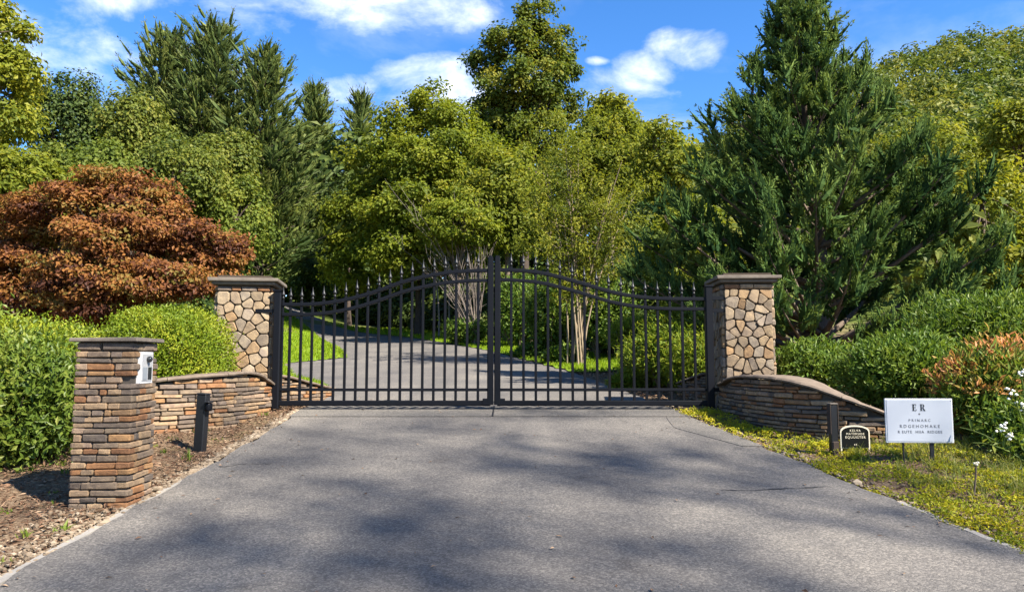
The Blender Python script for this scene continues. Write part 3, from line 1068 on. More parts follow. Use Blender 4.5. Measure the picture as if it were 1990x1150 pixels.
def left_bollard():
    Y = 6.62
    b = at(388, 876, Y); tp = at(392, 766, Y)
    zg = Tz(b[0], Y)
    h = tp[2] - zg
    t = thing('bollard', (b[0], Y, zg), 'leaning black square post with small sensor box by stone wall', 'bollard')
    t.rotation_euler = (0, math.radians(2.5), math.radians(-14))
    link('post', bm_mesh('post', bev_box(.092, .07, h + .1, .006), M['bronze']), t, (0, 0, h / 2 - .05))
    link('post_cap', bm_mesh('post_cap', bev_box(.098, .076, .012, .004), M['finial']), t, (0, 0, h + .006))
    s = link('sensor', bm_mesh('sensor', bev_box(.044, .06, .072, .014, seg=2), M['iron'], True), t, (.074, -.02, h - .105))
    link('sensor_hood', bm_mesh('sensor_hood', bev_box(.05, .072, .012, .004), M['finial']), s, (0, -.004, .045))
    link('bracket', mesh_np('bracket', [box(.04, .06, -.03, .0, h - .125, h - .085)], M['iron']), t)
left_bollard()

def right_bollard():
    Y = 6.45
    b = at(1621, 880, Y); tp = at(1621, 786, Y)
    zg = Tz(b[0], Y)
    h = tp[2] - zg
    t = thing('bollard', (b[0], Y, zg), 'slim dark post with pale rim beside the black plaque', 'bollard')
    t.rotation_euler = (0, 0, math.radians(6))
    link('post', bm_mesh('post', bev_box(.062, .05, h + .1, .005), M['bronze']), t, (0, 0, h / 2 - .05))
    for x in (-.034, .034):
        link('edge_trim', mesh_np('edge_trim', [box(x - .003, x + .003, -.029, .029, h * .42, h)], M['bark_dark']), t)
    link('post_cap', bm_mesh('post_cap', bev_box(.074, .060, .014, .004), M['cap_dark']), t, (0, 0, h + .008))
    link('base_sleeve', bm_mesh('base_sleeve', bev_box(.070, .060, .14, .012), M['bark_dark']), t, (.004, -.004, .05))
right_bollard()
#__PLANTS__
# ------------------------------------------------------------------ trees and shrubs
UP = np.array((0, 0, 1.0))

def lobes(seed, n=9, amp=.36, base=.76, sharp=5.0, updir=True):
    r = np.random.default_rng(seed)
    u = unit(r.normal(0, 1, (n, 3)))
    if updir: u[:, 2] = np.abs(u[:, 2]) * .9 - .15; u = unit(u)
    h = r.uniform(.5, 1.0, n)
    def f(d):
        return base + amp * np.max(h[None] * np.exp(sharp * (d @ u.T - 1)), axis=1)
    return f

def clump_leaves(LV, C, R, per, llen, lwid, cc, r, flat=.72, droop=.25, outw=.5, cv=None, vspread=.16, hang=0.0, rexp=.45):
    """leaves gathered round clump centres C (radius R)"""
    n = len(C)
    idx = np.repeat(np.arange(n), per)
    m = len(idx)
    d = unit(r.normal(0, 1, (m, 3)))
    rad = r.random(m) ** rexp
    off = d * (rad * R[idx])[:, None] * np.array((1, 1, flat))
    if hang:
        off[:, 2] -= r.random(m) ** 1.5 * hang * R[idx]
    P = C[idx] + off
    o = unit(P - cc)
    N = unit(d * .75 + o * .35 + UP * .45 + r.normal(0, .38, (m, 3)))
    D = unit(np.cross(N, r.normal(0, 1, (m, 3)))) * .9 + o * outw * .5 + d * .25 - UP * droop
    v = (np.full(n, .5) if cv is None else cv)[idx] + r.normal(0, vspread, m)
    LV.add(P, D, N, llen * r.uniform(.65, 1.25, m), lwid * r.uniform(.7, 1.2, m), np.clip(v, 0, 1))

def crown_points(cc, rad, n, r, f, inner=.45, zmin=-.75):
    d = unit(r.normal(0, 1, (n * 2, 3)))
    d = d[d[:, 2] > zmin][:n]
    k = f(d) * (inner + (1 - inner) * r.random(len(d)) ** .55)
    return cc + d * k[:, None] * np.asarray(rad)

def limb_chunks(base, tips, r, trunk_top, rad0, n_side=7, fork=.45, sway=.25, wob=.08):
    base = np.asarray(base, float); trunk_top = np.asarray(trunk_top, float)
    k = 9
    t = np.linspace(0, 1, k)[:, None]
    tr = base + (trunk_top - base) * t + np.column_stack([np.cumsum(r.normal(0, wob * .3, k)) * t[:, 0], np.cumsum(r.normal(0, wob * .3, k)) * t[:, 0], np.zeros(k)])
    rr = rad0 * (1 - .78 * t[:, 0]); rr[0] *= 1.45
    ch = [tube(tr, rr, n_side)]
    for tip in tips:
        s = r.uniform(fork, .95)
        i = s * (k - 1); i0 = int(i); a = tr[i0] + (tr[min(i0 + 1, k - 1)] - tr[i0]) * (i - i0)
        L = np.linalg.norm(tip - a)
        mid = (a + tip) / 2 + UP * L * sway * r.uniform(-.2, .9) + r.normal(0, .06, 3) * L
        r0 = rad0 * (1 - .75 * s) * .62
        ch.append(tube(bez(a, mid, tip, 6), np.linspace(r0, max(.006, r0 * .12), 6), 5))
    return ch

def make_tree(name, label, base, cc, rad, seed, mat, bark, leaf, clump, nclump, per, trunk_r=.18, lob=None, group=None, cat='tree',
              flat=.72, droop=.25, inner=.45, zmin=-.75, nlimb=26, hang=0.0, trunk_top=None, extra=None, wid=.6, sway=.25, cvs=.2, parts=('trunk', 'crown'), rexp=.45, lobe_list=None):
    r = np.random.default_rng(seed)
    base = np.array((base[0], base[1], Tz(base[0], base[1]) - .06)); cc = np.asarray(cc, float); rad = np.asarray(rad, float)
    f = lob or lobes(seed)
    if lobe_list is not None:
        area = np.array([l[3] * l[4] for l in lobe_list]); C = []
        for j, (px, py, yo, rx, rz) in enumerate(lobe_list):
            q = at(px, py, base[1] + yo); k = (base[1] + yo) / FPX
            C.append(crown_points(q, (rx * k, rx * k * .9, rz * k), max(6, int(nclump * area[j] / area.sum())), r, lobes(seed * 31 + j, 7, .4, .7, 5), inner, zmin))
        C = np.vstack(C)
    else:
        C = crown_points(cc, rad, nclump, r, f, inner, zmin)
    if extra is not None: C = np.vstack([C, extra])
    R = clump * r.uniform(.65, 1.35, len(C))
    cv = np.clip(r.normal(.48, cvs, len(C)), 0, 1)
    LV = Leaves()
    clump_leaves(LV, C, R, per, leaf, leaf * wid, cc, r, flat, droop, cv=cv, hang=hang, rexp=rexp)
    t = thing(name, base, label, cat, group)
    tt = cc + np.array((0, 0, rad[2] * .55)) if trunk_top is None else np.asarray(trunk_top, float)
    tips = C[r.choice(len(C), min(nlimb, len(C)), replace=False)]
    link(parts[0], mesh_np(parts[0], limb_chunks(base, tips, r, tt, trunk_r), bark, base, smooth=True), t)
    link(parts[1], LV.mesh(parts[1], mat, base), t)
    return t

def px_tree(name, label, px, py, rxp, rzp, Y, seed, mat, bark, leaf, clump, nclump, per, base_px=None, **kw):
    """crown centre and half extents as seen from the entrance, standing at distance Y"""
    cc = at(px, py, Y)
    s = Y / FPX
    rad = (rxp * s, kw.pop('ry', rxp * s), rzp * s)
    bx = cc[0] if base_px is None else at(base_px, 600, Y)[0]
    return make_tree(name, label, (bx, Y), cc, rad, seed, mat, bark, leaf, clump, nclump, per, **kw)

def plumes(A, D, S, R, V, r, nb, blade, bw, rings=5, sides=6, core=.62, lift=.22, fan=.55):
    """tapering foliage plumes: a ragged inner body with needle blades standing out of it"""
    n = len(A)
    D = unit(D)
    a = unit(np.cross(D, r.normal(0, 1, (n, 3)))); b = np.cross(D, a)
    q = np.linspace(0, 1, rings)
    prof = (1 - q) ** .6 * np.minimum(1, .45 + q * 3)
    th = np.arange(sides) * 2 * np.pi / sides
    rad = R[:, None, None] * core * prof[None, :, None] * r.uniform(.55, 1.35, (n, rings, sides)) + .003
    ax = A[:, None] + D[:, None] * (q[None, :, None] * S[:, None, None] * .92) + UP * (q * q * lift)[None, :, None] * S[:, None, None]
    P = ax[:, :, None] + rad[..., None] * (np.cos(th)[None, None, :, None] * a[:, None, None] + np.sin(th)[None, None, :, None] * b[:, None, None])
    i = (np.arange(rings - 1) * sides)[:, None]; j = np.arange(sides)[None]
    f = np.stack([i + j, i + (j + 1) % sides, i + sides + (j + 1) % sides, i + sides + j], -1).reshape(-1, 4)
    F = (f[None] + (np.arange(n) * rings * sides)[:, None, None]).reshape(-1, 4)
    vq = np.repeat(q[:-1], sides)
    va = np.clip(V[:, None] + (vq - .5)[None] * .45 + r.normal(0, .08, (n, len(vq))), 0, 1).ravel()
    idx = np.repeat(np.arange(n), nb); m = len(idx)
    qb = r.random(m) ** .8
    rd = unit(np.cross(D[idx], r.normal(0, 1, (m, 3))))
    env = R[idx] * (1 - qb) ** .6 * np.minimum(1, .45 + qb * 3) * r.uniform(.35, 1.0, m)
    Pb = A[idx] + D[idx] * (qb * S[idx])[:, None] + rd * env[:, None] + UP * (qb * qb * lift * S[idx])[:, None]
    LV = Leaves()
    LV.add(Pb, D[idx] + rd * fan + UP * .15 + r.normal(0, .15, (m, 3)), rd + r.normal(0, .35, (m, 3)), blade * r.uniform(.65, 1.35, m), bw * r.uniform(.75, 1.3, m),
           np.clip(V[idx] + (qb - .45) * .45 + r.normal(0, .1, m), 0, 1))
    c, vb = LV.chunk()
    return [(P.reshape(-1, 3), F), c], np.concatenate([va, vb])

# --- conifer of whorled, plumed branches
def conifer(name, label, base, height, halfw, seed, mat, bark, whorls=26, per_whorl=7, tuft=.36, blade=.20, bw=.028, nb=12, ascend=.25, group=None, prof=None, lowest=.12, trunk_r=.2, lean=(0, 0), step=.34, droop_tip=-.1):
    r = np.random.default_rng(seed)
    b = np.array((base[0], base[1], Tz(base[0], base[1]) - .06))
    prof = prof or (lambda t: (1 - t) ** .68 * min(1, .45 + t * 2.2))
    top = b + np.array((lean[0], lean[1], height))
    ch = [tube(b + (top - b) * np.linspace(0, 1, 10)[:, None], np.linspace(trunk_r, .015, 10), 7)]
    PT, DT, VT = [], [], []
    for w in range(whorls):
        t = lowest + (1 - lowest) * (w / whorls) ** .92
        for k in range(per_whorl):
            tt = min(.985, t + r.uniform(-.5, .5) / whorls)
            L = halfw * prof(tt) * r.uniform(.42, 1.18) + .25
            a = 2 * math.pi * (k / per_whorl) + w * 1.1 + r.uniform(-.35, .35)
            o = b + (top - b) * tt
            dirv = np.array((math.cos(a), math.sin(a), 0))
            asc = ascend + .75 * tt ** 3 + r.uniform(-.08, .08)
            tip = o + dirv * L + UP * L * asc
            mid = (o + tip) / 2 - UP * L * .07
            pts = bez(o, mid, tip, 5)
            ch.append(tube(pts, np.linspace(.05 * (1 - tt) + .012, .006, 5), 4))
            n = max(3, int(L / step))
            vb = r.normal(.5, .16)
            for q in np.linspace(.16, 1, n):
                p = (1 - q) ** 2 * o + 2 * q * (1 - q) * mid + q * q * tip
                fan = L * .30 * (1.1 - q) + .08
                for s in ((0,) if q > .97 else (-1, 1, r.choice((-1, 1)))):
                    side = np.array((-dirv[1], dirv[0], 0)) * s
                    PT.append(p + side * fan * r.uniform(.3, 1.1) + UP * r.uniform(-.06, .16))
                    DT.append(dirv * .8 + side * .55 + UP * (.35 + asc * .6 - droop_tip * s * 0) + r.normal(0, .2, 3))
                    VT.append(vb + r.normal(0, .10))
    PT, DT, VT = np.array(PT), unit(np.array(DT)), np.array(VT)
    n = len(PT)
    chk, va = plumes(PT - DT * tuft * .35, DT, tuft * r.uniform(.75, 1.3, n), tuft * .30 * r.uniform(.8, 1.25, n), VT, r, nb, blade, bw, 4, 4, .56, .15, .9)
    t = thing(name, b, label, 'tree', group)
    link('trunk', mesh_np('trunk', ch, bark, b, smooth=True), t)
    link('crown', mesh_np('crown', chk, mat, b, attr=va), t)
    return t

# --- the great cedar on the right: ascending limbs that end in upright plumes
def great_cedar():
    r = np.random.default_rng(77)
    Y = 12.2
    b2 = at(1600, 735, Y)
    b = np.array((b2[0], Y, Tz(b2[0], Y) - .08))
    apex = at(1548, -40, Y)
    H = apex[2] - b[2]
    trunk = np.array([b + (apex - b) * t + np.array((.10 * math.sin(t * 5), .08 * math.sin(t * 4 + 1), 0)) for t in np.linspace(0, 1, 14)])
    ch = [tube(trunk, np.linspace(.17, .02, 14), 9)]
    # half width against height fraction
    hf = [0.0, .06, .16, .28, .40, .52, .62, .72, .82, .92, 1.0]
    hw = [1.0, 1.9, 2.65, 2.85, 2.4, 1.7, 1.18, .78, .50, .28, .1]
    A, D, V, S = [], [], [], []
    nb = 122
    for i in range(nb):
        u = (i + .5) / nb
        tz = .05 + .95 * u ** .92                    # height fraction of the branch tip
        a = i * 2.39996 + r.uniform(-.3, .3)
        w = np.interp(tz, hf, hw) * r.uniform(.80, 1.12)
        dirv = np.array((math.cos(a), math.sin(a) * .72, 0))
        rise = (.30 + .62 * tz + r.uniform(-.08, .08))
        t0 = max(.04, tz - w * rise / H)             # where it leaves the trunk
        o = b + (apex - b) * t0 + r.normal(0, .03, 3)
        axis = b + (apex - b) * tz
        tip = axis + dirv * w
        L = np.linalg.norm(tip - o)
        mid = (o + tip) / 2 + np.array((0, 0, -.10 * L)) + r.normal(0, .05, 3)
        pts = bez(o, mid, tip, 7)
        ch.append(tube(pts, np.linspace(.018 + .05 * (1 - t0) * min(1, L / 2.5), .007, 7), 5))
        vb = np.clip(r.normal(.47, .15), .1, .95)
        start = .22 if tz > .35 else .50
        for q in np.append(np.arange(start, 1.0, .30 / max(L, .4)) + r.uniform(-.03, .03), 1.0):
            q = min(1, q)
            p = (1 - q) ** 2 * o + 2 * q * (1 - q) * mid + q * q * tip
            tang = unit((2 * (1 - q) * (mid - o) + 2 * q * (tip - mid))[None])[0]
            for sd in ((-1, 1) if q < .97 else (0,)):
                side = unit(np.cross(tang, UP)[None])[0] * sd * r.uniform(.3, 1.1)
                sub = r.uniform(.15, .48) * (1.2 - .5 * q) * min(1, .3 + L / 1.5)
                d1 = unit((tang * .6 + side * .7 + UP * r.uniform(.05, .45))[None])[0]
                e = p + d1 * sub
                ch.append(tube(np.array([p, (p + e) / 2 + UP * .02, e]), [.008, .006, .004], 3))
                A.append(e); D.append(d1 * .7 + UP * .55 + dirv * .3); V.append(vb + r.normal(0, .08)); S.append(.8 if tz > .86 else 1.0)
    A, D, V, S = np.array(A), unit(np.array(D)), np.array(V), np.array(S)
    # keep the hands of foliage apart so that each reads on its own, with shade between
    keep, cell = [], {}
    for i in r.permutation(len(A)):
        k = tuple(np.floor(A[i] / .25).astype(int))
        if k in cell: continue
        cell[k] = 1; keep.append(i)
    A, D, V, S = A[keep], D[keep], V[keep], S[keep]
    # each hand: several plumes fanning upwards and outwards
    nf = 5
    ci = np.repeat(np.arange(len(A)), nf)
    fan = unit(D[ci] + r.normal(0, .52, (len(ci), 3)) + UP * .05)
    PA = A[ci] + r.normal(0, .055, (len(ci), 3)) - fan * .08
    PS = r.uniform(.20, .44, len(ci)) * S[ci]
    PV = V[ci] + r.normal(0, .07, len(ci))
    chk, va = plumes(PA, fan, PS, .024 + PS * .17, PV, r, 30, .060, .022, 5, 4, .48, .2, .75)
    t = thing('cedar_tree', b, 'great dark green cedar with upswept plumes behind the right pillar', 'tree')
    link('trunk', mesh_np('trunk', ch, M['bark'], b, smooth=True), t)
    link('crown', mesh_np('crown', chk, M['lf_cedar'], b, attr=va), t)
great_cedar()

# --- copper maple
px_tree('maple_tree', 'copper-leaved dome-shaped maple rising behind the clipped hedge', 215, 505, 262, 185, 11.2, 41, M['lf_maple'], M['bark_dark'], .068, .30, 375, 210,
        wid=.62, trunk_r=.13, flat=.36, droop=.15, inner=.5, zmin=-.85, nlimb=60, cvs=.28,
        lobe_list=[(215, 362, 0, 70, 52), (140, 400, -.2, 85, 52), (300, 405, 0, 80, 55), (60, 440, 0, 85, 58), (230, 462, -.6, 115, 62), (385, 475, 0, 78, 55), (30, 530, -.2, 95, 64), (150, 552, -.8, 110, 60), (295, 545, -.7, 110, 60), (415, 538, 0, 66, 50), (-70, 500, 0, 85, 80), (70, 600, -.2, 110, 45), (230, 605, -.4, 120, 42), (440, 500, .2, 52, 46)], ry=2.0)

# --- tree at the far left edge of the picture
px_tree('yellow_green_tree', 'tall yellow-green tree cut off by the left edge', -118, 170, 190, 330, 15.0, 42, M['lf_yel'], M['bark'], .13, .36, 300, 95,
        wid=.6, trunk_r=.16, cvs=.2, group=None, zmin=-.9)
px_tree('understorey_tree', 'bright green young tree between the left edge and the maple', 40, 380, 100, 90, 14.0, 43, M['lf_yel2'], M['bark'], .11, .3, 110, 110, zmin=-.9)

# --- vine-draped trees on the left slope
VINE = [
    (128, 235, 92, 118, 31, 'dark rounded vine-covered tree left of the tall pines', 'lf_dark'),
    (265, 245, 78, 88, 28, 'vine-draped tree with a domed top in front of the pines', 'lf_vine2'),
    (185, 335, 100, 80, 24, 'low vine-covered mound above the left of the maple', 'lf_vine'),
    (335, 345, 110, 85, 25, 'broad vine-covered mound directly above the maple', 'lf_vine2'),
    (430, 320, 78, 80, 29, 'vine-covered tree at the foot of the tall pines', 'lf_vine2'),
    (455, 425, 88, 105, 26, 'vine-hung tree right behind the maple crown', 'lf_vine'),
    (532, 480, 52, 95, 48, 'narrow column of hanging vines right of the maple', 'lf_vine'),
    (612, 520, 62, 85, 45, 'low dark vine mound above the left gate leaf', 'lf_dark'),
    (600, 420, 70, 62, 48, 'vine-covered thicket below the small spruces', 'lf_vine2'),
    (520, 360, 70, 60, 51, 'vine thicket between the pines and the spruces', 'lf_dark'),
    (680, 420, 60, 95, 41, 'dark leafy tree in the gap left of the great green tree', 'lf_dark'),
]
for i, (px, py, rx, rz, Y, lab, mt) in enumerate(VINE):
    s = Y / FPX
    px_tree('vine_covered_tree', lab, px, py, rx, rz, Y, 60 + i, M[mt], M['bark_dark'], .14 * (Y / 27) ** .7, .52 * (Y / 27) ** .8, int(70 + rx * rz * s * s * 4.6 * (27 / Y) ** 1.5), 120,
            wid=.8, trunk_r=.16, flat=.85, droop=.75, hang=.9, inner=.66, zmin=-.95, group='vine-covered trees', nlimb=14, lob=lobes(160 + i, 13, .52, .56, 8))

# --- pines and spruces
def px_conifer(name, label, px, py, Y, halfw, seed, mat, zadd=0, **kw):
    p = at(px, py, Y)
    x = p[0]
    return conifer(name, label, (x, Y), p[2] - Tz(x, Y) + .06, halfw, seed, mat, M['bark_dark'], **kw)
pk = dict(group='tall pines')
px_conifer('pine_tree', 'tallest full pine at the centre of the left pines', 418, 58, 35, 5.6, 81, M['lf_pine'], whorls=22, per_whorl=7, tuft=.66, blade=.17, bw=.040, nb=13, ascend=.26, step=.40, **pk)
px_conifer('pine_tree', 'pine with the twin top left of the tallest pine', 332, 72, 36, 4.8, 82, M['lf_pine'], whorls=20, per_whorl=7, tuft=.66, blade=.17, bw=.040, nb=13, ascend=.28, step=.42, **pk)
px_conifer('pine_tree', 'ragged pine right of the tallest pine', 516, 108, 34, 4.4, 83, M['lf_pine'], whorls=19, per_whorl=7, tuft=.66, blade=.17, bw=.040, nb=13, ascend=.32, step=.42, **pk)
px_conifer('spruce_tree', 'dark pointed spruce in the gap left of the green tree', 612, 176, 54, 4.2, 84, M['lf_pine'], whorls=22, per_whorl=7, tuft=.85, blade=.26, bw=.06, nb=9, ascend=.15, step=.55, group='spruces in the gap')
px_conifer('spruce_tree', 'thin feathery spruce beside the left shoulder of the green tree', 702, 190, 52, 3.0, 85, M['lf_pine'], whorls=20, per_whorl=6, tuft=.85, blade=.26, bw=.05, nb=8, ascend=.35, step=.6, group='spruces in the gap')

# --- centre trees
px_tree('broadleaf_tree', 'great rounded green tree behind the left gate leaf', 815, 405, 190, 205, 34, 44, M['lf_green'], M['bark_dark'], .20, .70, 480, 150,
        wid=.62, trunk_r=.17, inner=.5, zmin=-.95, nlimb=40, flat=.6,
        lobe_list=[(835, 215, .5, 52, 50), (778, 262, 0, 60, 55), (885, 250, 0, 62, 50), (838, 310, -1.5, 95, 70), (935, 310, 0, 62, 58), (728, 345, .5, 66, 66), (800, 405, -2, 100, 80), (905, 395, -1, 90, 75), (692, 435, 0, 62, 70), (768, 490, -1.5, 95, 75), (870, 490, -1, 90, 70), (680, 530, 0, 55, 60), (960, 440, 1, 60, 80)])
px_tree('tall_oak_tree', 'tallest open-crowned tree against the sky at centre', 1018, 170, 122, 175, 38, 45, M['lf_tall'], M['bark_dark'], .21, .58, 330, 92,
        wid=.66, trunk_r=.3, inner=.35, zmin=-.95, nlimb=70, rexp=.6,
        lobe_list=[(1035, 32, 0, 42, 42), (985, 85, -.5, 62, 45), (1062, 95, .5, 66, 48), (945, 125, 0, 45, 36), (1020, 165, -1, 95, 60), (1098, 135, 0, 38, 34), (1085, 205, .5, 60, 50), (955, 225, 0, 55, 55), (1030, 265, -.5, 100, 60)])
px_tree('yellow_green_tree', 'yellow-green tree right of the tallest tree', 1185, 305, 105, 125, 31, 46, M['lf_yel2'], M['bark'], .22, .5, 260, 75,
        wid=.6, trunk_r=.2, lob=lobes(246, 12, .45, .62, 7), inner=.45, zmin=-.95)
px_tree('olive_tree', 'olive-green tree low between the green tree and the thin-stemmed tree', 985, 400, 90, 130, 29, 47, M['lf_yel2'], M['bark'], .20, .5, 220, 80,
        wid=.6, trunk_r=.16, zmin=-.95)
px_tree('dogwood_tree', 'small layered pale green tree above the middle of the gate', 893, 440, 84, 70, 27.5, 48, M['lf_green'], M['bark'], .17, .5, 110, 70,
        wid=.55, trunk_r=.07, flat=.35, zmin=-.8)

# --- thin-stemmed tree behind the right leaf (many pale stems)
def myrtle():
    r = np.random.default_rng(49)
    Y = 18.6
    b2 = at(1122, 690, Y); b = np.array((b2[0], Y, Tz(b2[0], Y) - .05))
    ch, C = [], []
    for i in range(15):
        a = r.uniform(0, 2 * math.pi)
        p0 = b + np.array((math.cos(a), math.sin(a), 0)) * r.uniform(.04, .34)
        px, py = r.uniform(1010, 1250), r.uniform(230, 430)
        tip = at(px, py, Y + r.uniform(-1.0, 1.2))
        mid = b + np.array((0, 0, (tip[2] - b[2]) * .45)) + (tip - b) * np.array((.16, .16, 0))
        pts = bez(p0, mid, tip, 9)
        ch.append(tube(pts, np.linspace(.027, .008, 9), 6))
        for k in range(7):
            q = r.uniform(.42, 1.0)
            s = pts[int(q * 8)]
            e = s + np.array((r.normal(0, .42), r.normal(0, .42), r.uniform(.15, .85)))
            ch.append(tube(bez(s, (s + e) / 2 + UP * .08, e, 4), np.linspace(.013, .004, 4), 4))
            C += [e, (s + e) / 2]
        C.append(tip)
    C = np.array(C)
    extra = []
    for i in range(120):
        px, py = 1125 + r.normal(0, 62), r.uniform(225, 520)
        extra.append(at(px, py, Y + r.uniform(-1.1, 1.3)))
    C = np.vstack([C, extra])
    LV = Leaves()
    cc = at(1125, 360, Y)
    clump_leaves(LV, C, .30 * r.uniform(.6, 1.4, len(C)), 48, .105, .042, cc, r, .9, .1, cv=np.clip(r.normal(.5, .22, len(C)), 0, 1), rexp=.6)
    t = thing('thin_stemmed_tree', b, 'airy yellow-green tree on many pale stems behind the right gate leaf', 'tree')
    link('trunk', mesh_np('trunk', ch, M['bark_pale'], b, smooth=True), t)
    link('crown', LV.mesh('crown', M['lf_yel2'], b), t)
myrtle()

def bare_shrub():
    r = np.random.default_rng(50)
    Y = 27.2
    b2 = at(925, 640, Y); b = np.array((b2[0], Y, Tz(b2[0], Y) - .05))
    ch = []
    for i in range(30):
        tip = at(r.uniform(775, 960), r.uniform(390, 540), Y + r.uniform(-.9, .9))
        mid = b + (tip - b) * np.array((.25, .25, .55)) + r.normal(0, .1, 3)
        pts = bez(b + r.normal(0, .06, 3) * np.array((1, 1, 0)), mid, tip, 8)
        ch.append(tube(pts, np.linspace(.019, .005, 8), 5))
        for k in range(6):
            s = pts[r.integers(3, 8)]
            e = s + (tip - b) * .12 * r.uniform(.5, 1.5) + r.normal(0, .22, 3) + UP * .1
            ch.append(tube(np.array([s, (s + e) / 2 + r.normal(0, .02, 3), e]), [.008, .006, .003], 4))
    t = thing('bare_shrub', b, 'leafless grey twiggy shrub behind the middle of the gate', 'shrub')
    link('branches', mesh_np('branches', ch, M['bark_grey'], b, smooth=True), t)
bare_shrub()

# --- trees on the right behind the cedar
RT_ = [(1905, 440, 125, 150, 20, 'yellow-green tree low behind the cedar at the right edge', 'lf_yel'),
       (1985, 300, 95, 130, 23, 'tall yellow-green tree cut off by the right edge', 'lf_yel'),
       (1810, 330, 110, 110, 27, 'yellow-green tree peeping over the right flank of the cedar', 'lf_yel2'),
       (1985, 560, 120, 110, 16, 'leafy yellow-green tree above the orange-tipped shrub', 'lf_yel'),
       (1290, 330, 60, 110, 25, 'yellow-green tree just left of the cedar', 'lf_yel2'),
       (1330, 500, 110, 120, 21, 'green tree half hidden by the left flank of the cedar', 'lf_green')]
for i, (px, py, rx, rz, Y, lab, mt) in enumerate(RT_):
    s = Y / FPX
    px_tree('broadleaf_tree', lab, px, py, rx, rz, Y, 90 + i, M[mt], M['bark'], .17, .45, int(60 + rx * rz * s * s * 8), 85, wid=.6, trunk_r=.14, zmin=-.95,
            group='trees on the right slope', lob=lobes(290 + i, 11, .4, .7, 6))

# --- far woodland: behind the near trees and over the mountain
def crowns_mass(name, label, pts, rr, per, leaf, mat, seed):
    r = np.random.default_rng(seed)
    LV = Leaves()
    n = len(pts)
    pts = np.asarray(pts, float)
    f = lobes(seed, 14, .35, .75, 5)
    idx = np.repeat(np.arange(n), per); m = len(idx)
    rot = r.uniform(0, 6.28, n)[idx]
    d = unit(r.normal(0, 1, (m, 3))); d[:, 2] = np.abs(d[:, 2]) * 1.0 - .30 * r.random(m)
    d = unit(d)
    dr = np.column_stack([d[:, 0] * np.cos(rot) - d[:, 1] * np.sin(rot), d[:, 0] * np.sin(rot) + d[:, 1] * np.cos(rot), d[:, 2]])
    k = f(dr) * (.72 + .28 * r.random(m) ** .5)
    R = np.asarray(rr)[idx]
    P = pts[idx] + d * (k * R)[:, None] * np.array((1, 1, 1.15))
    N = unit(d * 1.1 + UP * .4 + r.normal(0, .32, (m, 3)))
    D = unit(np.cross(N, r.normal(0, 1, (m, 3)))) + d * .25
    cv = np.clip(r.normal(.5, .26, n), 0, 1)[idx]
    LV.add(P, D, N, leaf * r.uniform(.6, 1.3, m), leaf * .7, np.clip(cv + r.normal(0, .14, m), 0, 1))
    return tag(link(name, LV.mesh(name, mat, (0, 0, 0))), label, 'woodland', kind='stuff')
r_ = np.random.default_rng(5)
pts, rr = [], []
for gx_ in np.arange(4, 130, 4.4):
    for gy_ in np.arange(44, 150, 5.0):
        x, y = gx_ + r_.uniform(-1.9, 1.9), gy_ + r_.uniform(-2, 2)
        if x / y < .13 or x / y > .84: continue
        q = r_.uniform(2.2, 3.4)
        pts.append((x, y, Tz(x, y) + q * .8 + r_.uniform(.3, 2.0))); rr.append(q)
MP, MR, pts, rr = pts, rr, [], []
for gx_ in np.arange(8, 60, 3.4):
    for gy_ in np.arange(12, 46, 3.6):
        x, y = gx_ + r_.uniform(-1.3, 1.3), gy_ + r_.uniform(-1.4, 1.4)
        if x / y < .50 or x / y > 1.7 or x < 8.6: continue
        q = r_.uniform(1.5, 2.3)
        pts.append((x, y, Tz(x, y) + q * .7 + r_.uniform(.2, 1.4))); rr.append(q)
crowns_mass('slope_woodland', 'bushy green woodland at the foot of the mountain on the right', pts, rr, 190, .40, M['lf_mount'], 6)
crowns_mass('mountain_woodland', 'yellow-green woodland covering the mountainside at the right', MP, MR, 150, .72, M['lf_mount'], 7)
pts, rr = [], []
for px in np.arange(-150, 1300, 42):
    for Y in (50, 57, 64):
        p = at(px + r_.uniform(-25, 25), 330 + r_.uniform(-30, 60), Y + r_.uniform(-3, 3))
        if px < 120: p[2] -= 2
        q = r_.uniform(2.4, 3.5)
        for dz in (0, -3.4, -6.8, -10):
            pts.append((p[0], p[1], p[2] + dz)); rr.append(q)
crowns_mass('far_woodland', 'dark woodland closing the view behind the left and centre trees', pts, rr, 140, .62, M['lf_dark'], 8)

# --- undergrowth in the shade across the road
r_ = np.random.default_rng(15)
pts, rr = [], []
for y in np.arange(18.5, 47, .55):
    for k in range(5):
        x = right_edge(y) + 2.3 + .09 * (y - 16) + (k + r_.random()) * 1.1
        q = r_.uniform(.7, 1.3)
        pts.append((x, y, Tz(x, y) + r_.uniform(.1, .5) + k * .45)); rr.append(q)
for x in np.arange(-16, -9, .8):          # foot of the slope left of the lawn
    for y in np.arange(13, 27, 2.0):
        if x > -10.2 and y < 26: continue
        q = r_.uniform(.7, 1.2)
        pts.append((x + r_.uniform(-.3, .3), y + r_.uniform(-.5, .5), Tz(x, y) + r_.uniform(.2, .7))); rr.append(q)
for k in range(46):
    x, y = r_.uniform(6.4, 11), r_.uniform(7.2, 13.5)
    if x / y < .74: continue
    q = r_.uniform(.45, .95)
    pts.append((x, y, Tz(x, y) + q * .45)); rr.append(q)
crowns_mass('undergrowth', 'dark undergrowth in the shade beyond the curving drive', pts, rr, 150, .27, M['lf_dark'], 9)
SAP = [(853, 'leftmost'), (872, 'second'), (884, 'third'), (905, 'fourth'), (925, 'rightmost')]
